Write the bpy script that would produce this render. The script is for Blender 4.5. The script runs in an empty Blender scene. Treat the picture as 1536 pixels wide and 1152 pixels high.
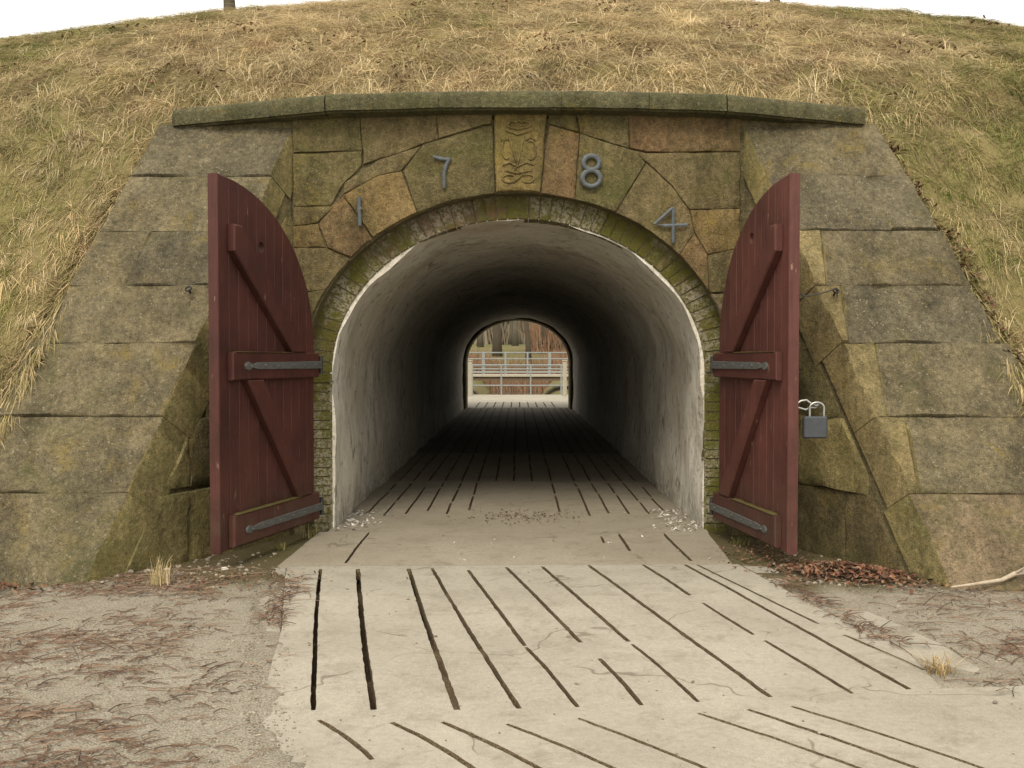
import bpy, bmesh, math, random
import numpy as np
from mathutils import Vector, Matrix, noise
from mathutils.geometry import delaunay_2d_cdt
random.seed(7); RNG = np.random.default_rng(11)
R = math.radians
scene = bpy.context.scene
COL = scene.collection

# ------------------------------------------------------------------ camera, sky, sun, exposure
cam_d = bpy.data.cameras.new('camera'); cam = bpy.data.objects.new('camera', cam_d); COL.objects.link(cam)
cam_d.sensor_width = 36.0; cam_d.lens = 35.0; cam_d.clip_end = 2000; cam_d.clip_start = 0.05
CAMZ, FPX, VX, VY = 1.40, 1493.0, 777.0, 537.0
cam.location = (0, 0, CAMZ)
cam.rotation_euler = (R(90) - math.atan(39 / FPX), 0, math.atan(9 / FPX))
scene.camera = cam

SUN_EL, SUN_AZ = R(48), R(193)          # azimuth clockwise from +Y (view direction): behind the camera, to the left
world = bpy.data.worlds.new('World'); scene.world = world; world.use_nodes = True
wn = world.node_tree; wn.nodes.clear()
w_out = wn.nodes.new('ShaderNodeOutputWorld'); w_bg = wn.nodes.new('ShaderNodeBackground')
w_sky = wn.nodes.new('ShaderNodeTexSky'); w_sky.sky_type = 'NISHITA'; w_sky.sun_disc = False
w_sky.sun_elevation = SUN_EL; w_sky.sun_rotation = SUN_AZ
w_sky.air_density = 1.0; w_sky.dust_density = 6.0; w_sky.ozone_density = 1.0
w_mix = wn.nodes.new('ShaderNodeMix'); w_mix.data_type = 'RGBA'; w_mix.inputs['Factor'].default_value = 0.88
w_mix.inputs['B'].default_value = (8.9, 8.5, 7.75, 1)     # closed, even cloud cover
wn.links.new(w_sky.outputs['Color'], w_mix.inputs['A'])
wn.links.new(w_mix.outputs['Result'], w_bg.inputs['Color'])
w_bg.inputs['Strength'].default_value = 0.10
wn.links.new(w_bg.outputs['Background'], w_out.inputs['Surface'])

sun_d = bpy.data.lights.new('sun', 'SUN'); sun = bpy.data.objects.new('sun', sun_d); COL.objects.link(sun)
sun_d.energy = 1.4; sun_d.angle = R(28); sun_d.color = (1.0, 0.92, 0.78)
sdir = Vector((math.sin(SUN_AZ) * math.cos(SUN_EL), math.cos(SUN_AZ) * math.cos(SUN_EL), math.sin(SUN_EL)))
sun.rotation_euler = sdir.to_track_quat('Z', 'Y').to_euler()

scene.view_settings.view_transform = 'Standard'; scene.view_settings.look = 'None'
scene.view_settings.exposure = 0.92; scene.view_settings.gamma = 1.0
scene.view_settings.use_curve_mapping = False
scene.cycles.max_bounces = 3; scene.cycles.diffuse_bounces = 1; scene.cycles.glossy_bounces = 2

# ------------------------------------------------------------------ helpers
def tag(o, label=None, cat=None, group=None, kind=None):
    if label: o['label'] = label
    if cat: o['category'] = cat
    if group: o['group'] = group
    if kind: o['kind'] = kind
    return o

def empty(name, loc=(0, 0, 0), rz=0.0):
    o = bpy.data.objects.new(name, None); COL.objects.link(o)
    o.location = loc; o.rotation_euler = (0, 0, rz); o.empty_display_size = 0.2
    return o

def place(o, parent):
    """child at world coordinates: parent is an Empty, so undo its transform"""
    if parent is not None:
        o.parent = parent
        m = parent.matrix_basis if parent.parent is None else parent.parent.matrix_basis @ parent.matrix_basis
        o.matrix_parent_inverse = m.inverted()

def mesh_obj(name, verts, faces, mat, parent=None, smooth=False, local=False, recalc=False, sharp=None):
    me = bpy.data.meshes.new(name)
    me.from_pydata([tuple(v) for v in verts], [], faces)
    if recalc:
        bm = bmesh.new(); bm.from_mesh(me)
        bmesh.ops.recalc_face_normals(bm, faces=bm.faces); bm.to_mesh(me); bm.free()
    me.materials.append(M[mat] if isinstance(mat, str) else mat)
    if smooth:
        me.polygons.foreach_set('use_smooth', [True] * len(me.polygons))
        if sharp: me.set_sharp_from_angle(angle=R(sharp))
    o = bpy.data.objects.new(name, me); COL.objects.link(o)
    if parent is not None:
        if local: o.parent = parent
        else: place(o, parent)
    return o

def set_tint(me, cols):
    a = me.color_attributes.new('tint', 'FLOAT_COLOR', 'POINT')
    c4 = np.ones((len(cols), 4), dtype=np.float32); c4[:, :3] = cols; a.data.foreach_set('color', c4.ravel())

class MB:
    def __init__(s): s.v = []; s.f = []
    def add(s, vs, fs):
        n = len(s.v); s.v += [Vector(v) for v in vs]; s.f += [tuple(i + n for i in f) for f in fs]
    def box(s, x0, x1, y0, y1, z0, z1, bev=0.0):
        if bev <= 0:
            s.add([(x0,y0,z0),(x1,y0,z0),(x1,y1,z0),(x0,y1,z0),(x0,y0,z1),(x1,y0,z1),(x1,y1,z1),(x0,y1,z1)],
                  [(0,3,2,1),(4,5,6,7),(0,1,5,4),(1,2,6,5),(2,3,7,6),(3,0,4,7)])
        else:
            bm = bmesh.new(); r = bmesh.ops.create_cube(bm, size=1.0)
            for v in bm.verts:
                v.co = Vector((x0 if v.co.x < 0 else x1, y0 if v.co.y < 0 else y1, z0 if v.co.z < 0 else z1))
            bmesh.ops.bevel(bm, geom=bm.edges[:], offset=bev, segments=1, affect='EDGES', profile=0.5)
            bm.verts.index_update()
            s.add([v.co.copy() for v in bm.verts], [tuple(v.index for v in f.verts) for f in bm.faces]); bm.free()
    def tube(s, pts, rad, n=6, cap=True):
        pts = [Vector(p) for p in pts]
        rr = rad if isinstance(rad, (list, tuple)) else [rad] * len(pts)
        base = len(s.v); up = None
        for i, p in enumerate(pts):
            t = (pts[min(i + 1, len(pts) - 1)] - pts[max(i - 1, 0)])
            t = t.normalized() if t.length > 1e-9 else Vector((0, 0, 1))
            if up is None:
                up = t.orthogonal().normalized()
            else:
                up = (up - t * up.dot(t)); up = up.normalized() if up.length > 1e-6 else t.orthogonal().normalized()
            w = t.cross(up)
            for k in range(n):
                a = 2 * math.pi * k / n
                s.v.append(p + (up * math.cos(a) + w * math.sin(a)) * rr[i])
        for i in range(len(pts) - 1):
            for k in range(n):
                a = base + i * n + k; b = base + i * n + (k + 1) % n
                s.f.append((a, b, b + n, a + n))
        if cap:
            s.f.append(tuple(base + k for k in reversed(range(n))))
            s.f.append(tuple(base + (len(pts) - 1) * n + k for k in range(n)))
    def disc(s, c, nrm, r, h, n=10):
        c = Vector(c); nrm = Vector(nrm).normalized()
        s.tube([c, c + nrm * h * 0.7, c + nrm * h], [r, r, r * 0.6], n)
    def build(s, name, mat, parent=None, smooth=False, local=False, recalc=True, sharp=None):
        return mesh_obj(name, s.v, s.f, mat, parent, smooth, local, recalc, sharp)

def inside(p, poly):
    x, y = p; c = False; j = len(poly) - 1
    for i in range(len(poly)):
        xi, yi = poly[i]; xj, yj = poly[j]
        if (yi > y) != (yj > y) and x < (xj - xi) * (y - yi) / (yj - yi) + xi: c = not c
        j = i
    return c

def area2(poly):
    return sum(poly[i-1][0] * poly[i][1] - poly[i][0] * poly[i-1][1] for i in range(len(poly))) / 2

def cdt(outer, holes=(), pts=()):
    """triangulate a region; returns verts, triangles outside holes, triangles inside holes"""
    vs = []; es = []
    for lp in [outer] + list(holes):
        n = len(vs); vs += [Vector(p) for p in lp]
        es += [(n + i, n + (i + 1) % len(lp)) for i in range(len(lp))]
    vs += [Vector(p) for p in pts]
    r = delaunay_2d_cdt(vs, es, [], 1, 1e-6)
    ov = [(v.x, v.y) for v in r[0]]; solid = []; hole = []
    bbs = [(min(p[0] for p in h), max(p[0] for p in h), min(p[1] for p in h), max(p[1] for p in h)) for h in holes]
    for f in r[2]:
        c = (sum(ov[i][0] for i in f) / len(f), sum(ov[i][1] for i in f) / len(f))
        if not inside(c, outer): continue
        h = False
        for b, hp in zip(bbs, holes):
            if b[0] <= c[0] <= b[1] and b[2] <= c[1] <= b[3] and inside(c, hp): h = True; break
        f = tuple(f)
        if area2([ov[i] for i in f]) < 0: f = tuple(reversed(f))
        (hole if h else solid).append(f)
    return ov, solid, hole

def resample(poly, step):
    out = []
    for i in range(len(poly)):
        a = Vector(poly[i]); b = Vector(poly[(i + 1) % len(poly)])
        n = max(1, int((b - a).length / step + 0.5))
        for k in range(n): out.append(tuple(a.lerp(b, k / n)))
    return out

def offset_in(poly, d):
    if area2(poly) < 0: poly = poly[::-1]
    n = len(poly); out = []
    for i in range(n):
        p = Vector(poly[i]); a = (p - Vector(poly[i-1])); b = (Vector(poly[(i+1) % n]) - p)
        a = a.normalized() if a.length > 1e-9 else Vector((1, 0)); b = b.normalized() if b.length > 1e-9 else a
        na = Vector((-a.y, a.x)); nb = Vector((-b.y, b.x)); m = na + nb
        if m.length < 1e-6: m = na
        m.normalize(); k = d / max(0.5, m.dot(na))
        out.append(tuple(p + m * k))
    return out

def clip(poly, n, d):
    """keep the side where n.p <= d"""
    out = []
    for i in range(len(poly)):
        a = poly[i]; b = poly[(i + 1) % len(poly)]
        da = n[0]*a[0] + n[1]*a[1] - d; db = n[0]*b[0] + n[1]*b[1] - d
        if da <= 0: out.append(a)
        if (da < 0 < db) or (db < 0 < da):
            t = da / (da - db); out.append((a[0] + (b[0]-a[0])*t, a[1] + (b[1]-a[1])*t))
    return out

def stone(name, poly, O, U, V, N, parent, mat, thick=0.12, gap=0.009, bev=0.016, rough=0.007, step=0.07, proud=0.0, back=None, seed=None, flank=None):
    """one dressed stone: an uneven outline in the plane O,U,V, worn arrises, an undulating face"""
    seed = random.random() * 100 if seed is None else seed
    if area2(poly) < 0: poly = poly[::-1]
    rim = resample(offset_in(poly, gap), step)
    c0 = sum((Vector(p) for p in rim), Vector((0, 0))) / len(rim)
    rr = []
    for p in rim:
        nz = noise.noise(Vector((p[0] * 6, p[1] * 6, seed))) * 0.012 + noise.noise(Vector((p[0] * 19, p[1] * 19, seed + 9))) * 0.006
        dv = (c0 - Vector(p)); L = dv.length
        rr.append(tuple(Vector(p) + dv / max(L, 1e-6) * max(-0.4 * gap, nz)))
    top = offset_in(rr, bev)
    if abs(area2(top)) < 0.25 * abs(area2(rr)): top = [tuple(Vector(p).lerp(c0, 0.25)) for p in rr]
    xs = [p[0] for p in top]; ys = [p[1] for p in top]; pts = []
    gx = step
    x = min(xs) + gx / 2
    while x < max(xs):
        y = min(ys) + gx / 2
        while y < max(ys):
            q = (x + random.uniform(-.3, .3) * gx, y + random.uniform(-.3, .3) * gx)
            if inside(q, offset_in(top, 0.02)): pts.append(q)
            y += gx
        x += gx
    ov, tris, _ = cdt(top, (), pts)
    O = Vector(O); U = Vector(U); V = Vector(V); N = Vector(N); B = -N if back is None else Vector(back)
    verts = []; faces = []
    def P(p, h): return O + U * p[0] + V * p[1] + N * h
    for p in ov:
        h = proud + noise.fractal(Vector((p[0] * 3.1, p[1] * 3.1, seed)), 1.0, 2.0, 3) * rough * 1.6
        verts.append(P(p, h))
    faces += tris
    bmid = len(verts)
    for p in rr:
        verts.append(P(p, proud - bev * random.uniform(.75, 1.05)))
    bback = len(verts)
    for p in rr:
        verts.append(P(p, proud - bev) + B * thick)
    # ring top (cdt keeps input order for the constraint loop when no vertices merge)
    key = {(round(p[0], 5), round(p[1], 5)): i for i, p in enumerate(ov)}
    ids = [key.get((round(p[0], 5), round(p[1], 5))) for p in top]
    n = len(rr)
    for i in range(n):
        j = (i + 1) % n
        if ids[i] is not None and ids[j] is not None and ids[i] != ids[j]:
            faces.append((ids[i], bmid + i, bmid + j, ids[j]))
        faces.append((bmid + i, bback + i, bback + j, bmid + j))
    o = mesh_obj(name, verts, faces, mat, parent, smooth=True, recalc=True, sharp=50)
    if flank:
        o.data.materials.append(M[flank[0]]); fd = Vector(flank[1])
        for p in o.data.polygons:
            if p.normal.dot(fd) > .8: p.material_index = 1
    return o

# ------------------------------------------------------------------ materials (colour, grain, wear)
M = {}
class NT:
    def __init__(s, name):
        m = bpy.data.materials.new(name); m.use_nodes = True; s.m = m; s.t = m.node_tree; s.t.nodes.clear()
        s.out = s.n('ShaderNodeOutputMaterial'); s.b = s.n('ShaderNodeBsdfPrincipled')
        s.l(s.b.outputs[0], s.out.inputs[0]); s.b.inputs['Specular IOR Level'].default_value = 0.25
        s.pos = s.n('ShaderNodeNewGeometry').outputs['Position']
    def n(s, t): return s.t.nodes.new(t)
    def l(s, a, b): s.t.links.new(a, b)
    def noise(s, sc, det=5, rough=.6, vec=None, dist=0.0):
        k = s.n('ShaderNodeTexNoise'); k.inputs['Scale'].default_value = sc; k.inputs['Detail'].default_value = det
        k.inputs['Roughness'].default_value = rough; k.inputs['Distortion'].default_value = dist
        s.l(vec or s.pos, k.inputs['Vector']); return k.outputs['Fac']
    def voro(s, sc, vec=None, feature='F1'):
        k = s.n('ShaderNodeTexVoronoi'); k.inputs['Scale'].default_value = sc; k.feature = feature
        s.l(vec or s.pos, k.inputs['Vector']); return k
    def ramp(s, v, a, b, lo=0., hi=1.):
        k = s.n('ShaderNodeMapRange'); k.inputs['From Min'].default_value = a; k.inputs['From Max'].default_value = b
        k.inputs['To Min'].default_value = lo; k.inputs['To Max'].default_value = hi; s.l(v, k.inputs['Value']); return k.outputs['Result']
    def mix(s, f, a, b, mode='MIX'):
        k = s.n('ShaderNodeMix'); k.data_type = 'RGBA'; k.blend_type = mode
        for v, nm in ((f, 'Factor'), (a, 'A'), (b, 'B')):
            ip = [i for i in k.inputs if i.name == nm and (i.type == ('VALUE' if nm == 'Factor' else 'RGBA'))][0]
            if hasattr(v, 'is_linked') or hasattr(v, 'links'): s.l(v, ip)
            else: ip.default_value = v if nm == 'Factor' else (*v, 1)
        return [o for o in k.outputs if o.type == 'RGBA'][0]
    def math(s, op, a, b=0.0):
        k = s.n('ShaderNodeMath'); k.operation = op
        for i, v in ((0, a), (1, b)):
            if hasattr(v, 'links'): s.l(v, k.inputs[i])
            else: k.inputs[i].default_value = v
        return k.outputs[0]
    def scale(s, sx, sy, sz, vec=None):
        k = s.n('ShaderNodeMapping'); k.inputs['Scale'].default_value = (sx, sy, sz); s.l(vec or s.pos, k.inputs['Vector']); return k.outputs[0]
    def rnd(s): return s.n('ShaderNodeObjectInfo').outputs['Random']
    def bump(s, h, strength, dist=0.01, prev=None):
        k = s.n('ShaderNodeBump'); k.inputs['Strength'].default_value = strength; k.inputs['Distance'].default_value = dist
        s.l(h, k.inputs['Height'])
        if prev: s.l(prev, k.inputs['Normal'])
        return k.outputs[0]
    def done(s, col, rough=.9, normal=None, spec=None):
        if hasattr(col, 'links'): s.l(col, s.b.inputs['Base Color'])
        else: s.b.inputs['Base Color'].default_value = (*col, 1)
        if hasattr(rough, 'links'): s.l(rough, s.b.inputs['Roughness'])
        else: s.b.inputs['Roughness'].default_value = rough
        if normal: s.l(normal, s.b.inputs['Normal'])
        if spec is not None: s.b.inputs['Specular IOR Level'].default_value = spec
        M[s.m.name] = s.m; return s.m

def stone_mat(name, c1, c2, c3, moss=(0.075, 0.085, 0.02), moss_amt=0.5, lichen=(0.26, 0.19, 0.05), lich_amt=0.35, speck=0.5, bumpy=0.6, vary=.2):
    k = NT(name); c1, c2, c3 = (tuple(v * f for v, f in zip(c, (1.02, 1.0, .93))) for c in (c1, c2, c3))
    big = k.ramp(k.noise(2.2, 7, .7, dist=.7), .38, .62)
    col = k.mix(big, c1, c2)
    col = k.mix(k.ramp(k.noise(7, 6, .7, dist=.6), .42, .72), col, c3)
    fine = k.noise(120, 3, .7); mid = k.noise(28, 5, .7)
    col = k.mix(1.0, col, k.ramp(fine, .28, .72, .48, 1.5), 'MULTIPLY')
    col = k.mix(1.0, col, k.ramp(mid, .28, .72, .55, 1.42), 'MULTIPLY')
    # weathered stains and streaks that run down
    st = k.ramp(k.noise(1.0, 6, .72, vec=k.scale(3.2, 3.2, 0.9)), .42, .68, 1.12, .58)
    col = k.mix(1.0, col, st, 'MULTIPLY')
    if lich_amt > 0:
        lm = k.math('MULTIPLY', k.ramp(k.noise(3.3, 6, .75, dist=.8), .60 - .12*lich_amt, .70), k.ramp(k.noise(60, 3, .7), .40, .56))
        col = k.mix(k.math('MULTIPLY', lm, .8), col, lichen)
    if moss_amt > 0:
        mm = k.math('MULTIPLY', k.ramp(k.noise(2.1, 7, .72, dist=.5), .62 - .2*moss_amt, .74), k.ramp(k.noise(45, 3, .7), .3, .6))
        col = k.mix(k.math('MULTIPLY', mm, .85), col, moss)
    if speck > 0:   # pale pebbles in the coarse sandstone
        v = k.voro(42); sp = k.math('MULTIPLY', k.math('LESS_THAN', v.outputs['Distance'], .27), k.ramp(k.noise(23, 2, .5), .56, .62))
        col = k.mix(k.math('MULTIPLY', sp, speck), col, (0.42, 0.37, 0.27))
    col = k.mix(1.0, col, k.ramp(k.rnd(), 0, 1, 1 - vary*.5, 1 + vary*.5), 'MULTIPLY')
    h = k.math('ADD', k.math('MULTIPLY', mid, .8), k.math('MULTIPLY', fine, .5))
    nb = k.bump(h, bumpy, .03); v2 = k.voro(55)
    nb = k.bump(k.ramp(v2.outputs['Distance'], 0, .6), bumpy * .35, .008, nb)
    k.done(col, .93, nb, .15); return k.m

stone_mat('stone_slope', (.155, .134, .086), (.205, .172, .106), (.112, .099, .068), moss_amt=.4, lich_amt=.4, speck=0.45, bumpy=1.0)
stone_mat('stone_slope_dark', (.132, .117, .080), (.17, .146, .095), (.098, .089, .064), moss_amt=.35, lich_amt=.25, speck=0.5, bumpy=1.0)
stone_mat('stone_side', (.235, .20, .095), (.185, .165, .078), (.27, .215, .105), moss=(.11, .115, .03), moss_amt=.7, lich_amt=.5, speck=.25, bumpy=.9)
stone_mat('stone_ochre', (.245, .198, .10), (.195, .165, .086), (.285, .225, .12), moss_amt=.45, lich_amt=.6, speck=.25, bumpy=1.0)
stone_mat('stone_pink', (.225, .175, .115), (.185, .150, .098), (.25, .19, .125), moss_amt=.4, lich_amt=.4, speck=.3, bumpy=1.0)
stone_mat('stone_olive', (.135, .114, .056), (.108, .094, .048), (.165, .136, .072), moss_amt=.7, lich_amt=.4, speck=.2, bumpy=.9)
stone_mat('stone_tan', (.158, .126, .066), (.122, .102, .056), (.19, .150, .082), moss_amt=.5, lich_amt=.4, speck=.2, bumpy=.9)
stone_mat('stone_red', (.165, .108, .058), (.138, .108, .056), (.19, .13, .072), moss_amt=.5, lich_amt=.35, speck=.15, bumpy=.8)
stone_mat('stone_orange', (.178, .122, .055), (.145, .114, .054), (.195, .142, .072), moss_amt=.45, lich_amt=.4, speck=.15, bumpy=.8)
stone_mat('coping_stone', (.098, .094, .054), (.080, .078, .046), (.125, .112, .062), moss=(.058, .066, .020), moss_amt=.8, lich_amt=.3, speck=.25, bumpy=.8, vary=.08)
stone_mat('key_stone', (.190, .148, .056), (.165, .128, .060), (.215, .16, .072), moss_amt=.55, lich_amt=.7, speck=.0, bumpy=.6, vary=0)
stone_mat('mortar', (.15, .126, .070), (.115, .10, .055), (.19, .16, .095), moss_amt=.6, lich_amt=.1, speck=.3, bumpy=.9, vary=0)

def brick_mat():
    k = NT('brick'); r = k.rnd()
    col = k.mix(r, (.165, .098, .055), (.125, .100, .055))
    col = k.mix(k.ramp(k.noise(9, 5, .7), .45, .65), col, (.12, .105, .055))
    lim = k.math('MULTIPLY', k.ramp(k.noise(2.3, 5, .7), .44, .56), k.ramp(k.noise(30, 4, .8), .44, .54))
    
    ms = k.math('MULTIPLY', k.ramp(k.noise(1.7, 6, .7, dist=.4), .38, .50), k.ramp(k.noise(33, 3, .7), .28, .5))
    z = k.n('ShaderNodeSeparateXYZ'); k.l(k.pos, z.inputs[0])
    jm = k.math('MULTIPLY', k.ramp(z.outputs['Z'], 1.3, 1.75, 1, 0), k.ramp(k.noise(5, 5, .7), .3, .5))
    ms = k.math('MAXIMUM', ms, k.math('MULTIPLY', jm, .95))
    col = k.mix(k.math('MULTIPLY', ms, .9), col, (.125, .122, .024))
    col = k.mix(k.math('MULTIPLY', lim, .8), col, (.38, .34, .26))
    h = k.noise(45, 5, .75)
    k.done(col, .95, k.bump(h, 1.0, .03), .1)
brick_mat()
stone_mat('brick_mortar', (.15, .13, .075), (.12, .105, .055), (.2, .175, .12), moss_amt=.8, lich_amt=.0, speck=0, bumpy=.8, vary=0)

def plaster_mat():
    k = NT('plaster')
    col = k.mix(k.ramp(k.noise(.9, 6, .7), .35, .7), (.74, .71, .63), (.56, .505, .40))
    col = k.mix(k.ramp(k.noise(3.0, 6, .75, vec=k.scale(1, .8, .45)), .55, .78), col, (.25, .215, .16))
    gr = k.math('MULTIPLY', k.ramp(k.noise(4, 6, .75, dist=1.2), .50, .60), k.ramp(k.noise(13, 3, .6, vec=k.scale(1, 1, .45)), .52, .58))
    col = k.mix(k.math('MULTIPLY', gr, .75), col, (.19, .16, .115))
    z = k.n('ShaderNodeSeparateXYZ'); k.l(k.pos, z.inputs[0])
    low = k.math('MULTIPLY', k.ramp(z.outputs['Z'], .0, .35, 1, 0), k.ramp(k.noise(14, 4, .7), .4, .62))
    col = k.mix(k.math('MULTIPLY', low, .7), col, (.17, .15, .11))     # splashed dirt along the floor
    h = k.math('ADD', k.noise(5, 4, .6), k.math('MULTIPLY', k.noise(60, 4, .7), .25))
    run = k.math('MULTIPLY', k.ramp(k.noise(3.5, 5, .7, vec=k.scale(1, 3.0, .25)), .52, .66), k.ramp(k.noise(11, 4, .7), .4, .6))
    col = k.mix(k.math('MULTIPLY', run, .55), col, (.27, .23, .16))      # damp runs
    k.done(col, .9, k.bump(h, .8, .04), .15)
plaster_mat()

def concrete_mat(name, c1, c2, c3):
    k = NT(name)
    col = k.mix(k.ramp(k.noise(.8, 7, .68), .35, .66), c1, c2)
    col = k.mix(k.ramp(k.noise(4.5, 6, .75, dist=.4), .52, .80), col, c3)
    col = k.mix(1.0, col, k.ramp(k.noise(230, 2, .7), .25, .75, .72, 1.22), 'MULTIPLY')
    col = k.mix(1.0, col, k.ramp(k.noise(34, 5, .7), .3, .7, .86, 1.1), 'MULTIPLY')
    v = k.voro(75); sp = k.math('MULTIPLY', k.math('LESS_THAN', v.outputs['Distance'], .22), k.ramp(k.noise(19, 2, .5), .52, .6))
    col = k.mix(k.math('MULTIPLY', sp, .55), col, (.14, .115, .08))
    dirt = k.math('MULTIPLY', k.ramp(k.noise(2.4, 7, .78, dist=.8), .52, .70), k.ramp(k.noise(26, 4, .75), .36, .6))
    col = k.mix(k.math('MULTIPLY', dirt, .55), col, (.17, .142, .10))       # trodden-in earth
    wv = k.n('ShaderNodeVectorMath'); wv.operation = 'ADD'; nz = k.n('ShaderNodeTexNoise'); nz.inputs['Scale'].default_value = 3.0; k.l(k.pos, nz.inputs['Vector'])
    sc = k.n('ShaderNodeVectorMath'); sc.operation = 'SCALE'; sc.inputs['Scale'].default_value = .55; k.l(nz.outputs['Color'], sc.inputs[0]); k.l(k.pos, wv.inputs[0]); k.l(sc.outputs[0], wv.inputs[1])
    cr = k.voro(.62, vec=wv.outputs[0], feature='DISTANCE_TO_EDGE')
    ck = k.math('MULTIPLY', k.ramp(cr.outputs['Distance'], .002, .006, 1, 0), k.ramp(k.noise(1.3, 3, .6), .47, .55))
    col = k.mix(k.math('MULTIPLY', ck, .65), col, (.12, .10, .07))          # hairline cracks
    h = k.math('ADD', k.noise(60, 4, .7), k.math('MULTIPLY', k.noise(260, 2, .6), .6))
    k.done(col, .92, k.bump(h, .45, .008), .2)
concrete_mat('concrete', (.375, .345, .282), (.295, .268, .214), (.20, .178, .136))
concrete_mat('concrete_shade_mouth', (.325, .288, .222), (.26, .228, .17), (.185, .158, .115))  # threshold and first tunnel slab: portal shade put into the concrete colour
concrete_mat('concrete_shade_deep', (.23, .195, .14), (.175, .148, .105), (.12, .10, .07))  # deep floor: darkness of the passage painted into the base colour
concrete_mat('concrete_shade_mid', (.31, .268, .20), (.245, .21, .152), (.175, .146, .105))  # second tunnel slab: painted shade step between mouth and deep floor
concrete_mat('curb', (.38, .335, .24), (.31, .275, .19), (.23, .205, .125))

def soil(name, c1, c2, c3, sc=1.0, bs=.7):
    k = NT(name)
    col = k.mix(k.ramp(k.noise(1.1 * sc, 7, .7), .35, .65), c1, c2)
    col = k.mix(k.ramp(k.noise(6 * sc, 7, .8, dist=.5), .5, .75), col, c3)
    col = k.mix(1.0, col, k.ramp(k.noise(170, 3, .75), .25, .75, .55, 1.4), 'MULTIPLY')
    v = k.voro(95); col = k.mix(1.0, col, k.ramp(v.outputs['Distance'], .1, .7, 1.15, .72), 'MULTIPLY')
    h = k.math('ADD', k.noise(90, 5, .75), k.ramp(v.outputs['Distance'], 0, .7, .6, 0))
    k.done(col, .97, k.bump(h, bs, .015), .1)
soil('gravel', (.375, .337, .268), (.315, .28, .215), (.225, .195, .145))
def ground_mat():
    m = M['gravel']; t = m.node_tree; b = [n for n in t.nodes if n.type == 'BSDF_PRINCIPLED'][0]
    src = b.inputs['Base Color'].links[0].from_socket
    a = t.nodes.new('ShaderNodeAttribute'); a.attribute_name = 'tint'
    mx = t.nodes.new('ShaderNodeMix'); mx.data_type = 'RGBA'; mx.blend_type = 'MULTIPLY'; mx.inputs['Factor'].default_value = 1
    t.links.new(src, mx.inputs['A']); t.links.new(a.outputs['Color'], mx.inputs['B']); t.links.new(mx.outputs['Result'], b.inputs['Base Color'])
ground_mat()
soil('dirt', (.12, .092, .058), (.09, .07, .044), (.15, .115, .07))
soil('groove_wall', (.25, .19, .12), (.19, .14, .085), (.32, .26, .175), 3)
soil('groove_soil', (.125, .088, .053), (.085, .06, .037), (.18, .135, .085), 3)
soil('turf', (.27, .21, .105), (.20, .178, .066), (.33, .26, .14), 1.2)
soil('meadow', (.13, .15, .045), (.20, .145, .08), (.12, .14, .04), .12)
soil('leafy_floor', (.21, .125, .072), (.17, .13, .06), (.15, .145, .05), .25)

def paint_mat(name, c, dark, wear):
    k = NT(name)
    tc = k.n('ShaderNodeTexCoord').outputs['Object']
    gr = k.noise(9, 6, .7, vec=k.scale(6, 6, .35, tc))
    col = k.mix(k.ramp(gr, .3, .7), dark, c)
    col = k.mix(1.0, col, k.ramp(k.noise(2.2, 6, .7), .3, .7, .62, 1.3), 'MULTIPLY')
    z = k.n('ShaderNodeSeparateXYZ'); k.l(k.pos, z.inputs[0])
    dirt = k.math('MULTIPLY', k.ramp(z.outputs['Z'], .1, .6, .7, 0), k.ramp(k.noise(6, 5, .7), .35, .65))
    col = k.mix(dirt, col, (.085, .055, .035))
    ch = k.math('MULTIPLY', k.ramp(k.noise(22, 4, .6, vec=k.scale(1.6, 1.6, .35, tc)), .66, .69), k.ramp(k.noise(3, 2, .5, vec=tc), .48, .58))
    col = k.mix(k.math('MULTIPLY', ch, .7), col, wear)
    col = k.mix(1.0, col, k.ramp(k.rnd(), 0, 1, .88, 1.1), 'MULTIPLY')
    k.done(col, k.ramp(gr, .3, .7, .62, .5), k.bump(gr, .35, .006), .3)
paint_mat('door_paint', (.080, .026, .020), (.052, .017, .013), (.24, .15, .11))
paint_mat('door_paint_paler', (.104, .037, .029), (.068, .024, .019), (.28, .18, .13))  # right leaf, a paler red than the left
def simple(name, c1, c2, sc, rough=.7, metal=0, bump=.3, spec=.3):
    k = NT(name); n = k.noise(sc, 5, .7)
    k.b.inputs['Metallic'].default_value = metal
    k.done(k.mix(k.ramp(n, .3, .7), c1, c2), rough, k.bump(n, bump, .005), spec)
simple('moss', (.07, .062, .02), (.115, .092, .042), 40, .97, 0, .9, .05)
simple('iron', (.15, .155, .145), (.06, .06, .056), 60, .6, .25, .8)
simple('iron_dark', (.055, .052, .048), (.03, .028, .026), 50, .6, .3, .6)
simple('numeral_metal', (.105, .118, .122), (.062, .070, .074), 40, .55, .35, .5)
simple('lock_body', (.070, .078, .085), (.055, .062, .068), 30, .45, .3, .15)
simple('steel', (.42, .42, .40), (.30, .30, .29), 60, .35, .8, .2)
simple('bark', (.10, .082, .055), (.06, .05, .036), 14, .95, 0, .9, .1)
simple('bark_pale', (.145, .125, .09), (.095, .085, .062), 9, .95, 0, .9, .1)
simple('railing_paint', (.27, .29, .28), (.20, .22, .215), 5, .5, 0, .1)
simple('bridge_timber', (.17, .12, .075), (.11, .08, .05), 8, .9, 0, .5)
simple('post_paint', (.40, .37, .29), (.33, .30, .23), 9, .9, 0, .4)
simple('peeled_wood', (.46, .39, .30), (.30, .24, .17), 25, .85, 0, .4)
simple('flake', (.55, .52, .46), (.42, .39, .33), 30, .9, 0, .3)
simple('pebble', (.30, .26, .20), (.20, .17, .13), 30, .9, 0, .4)
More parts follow.
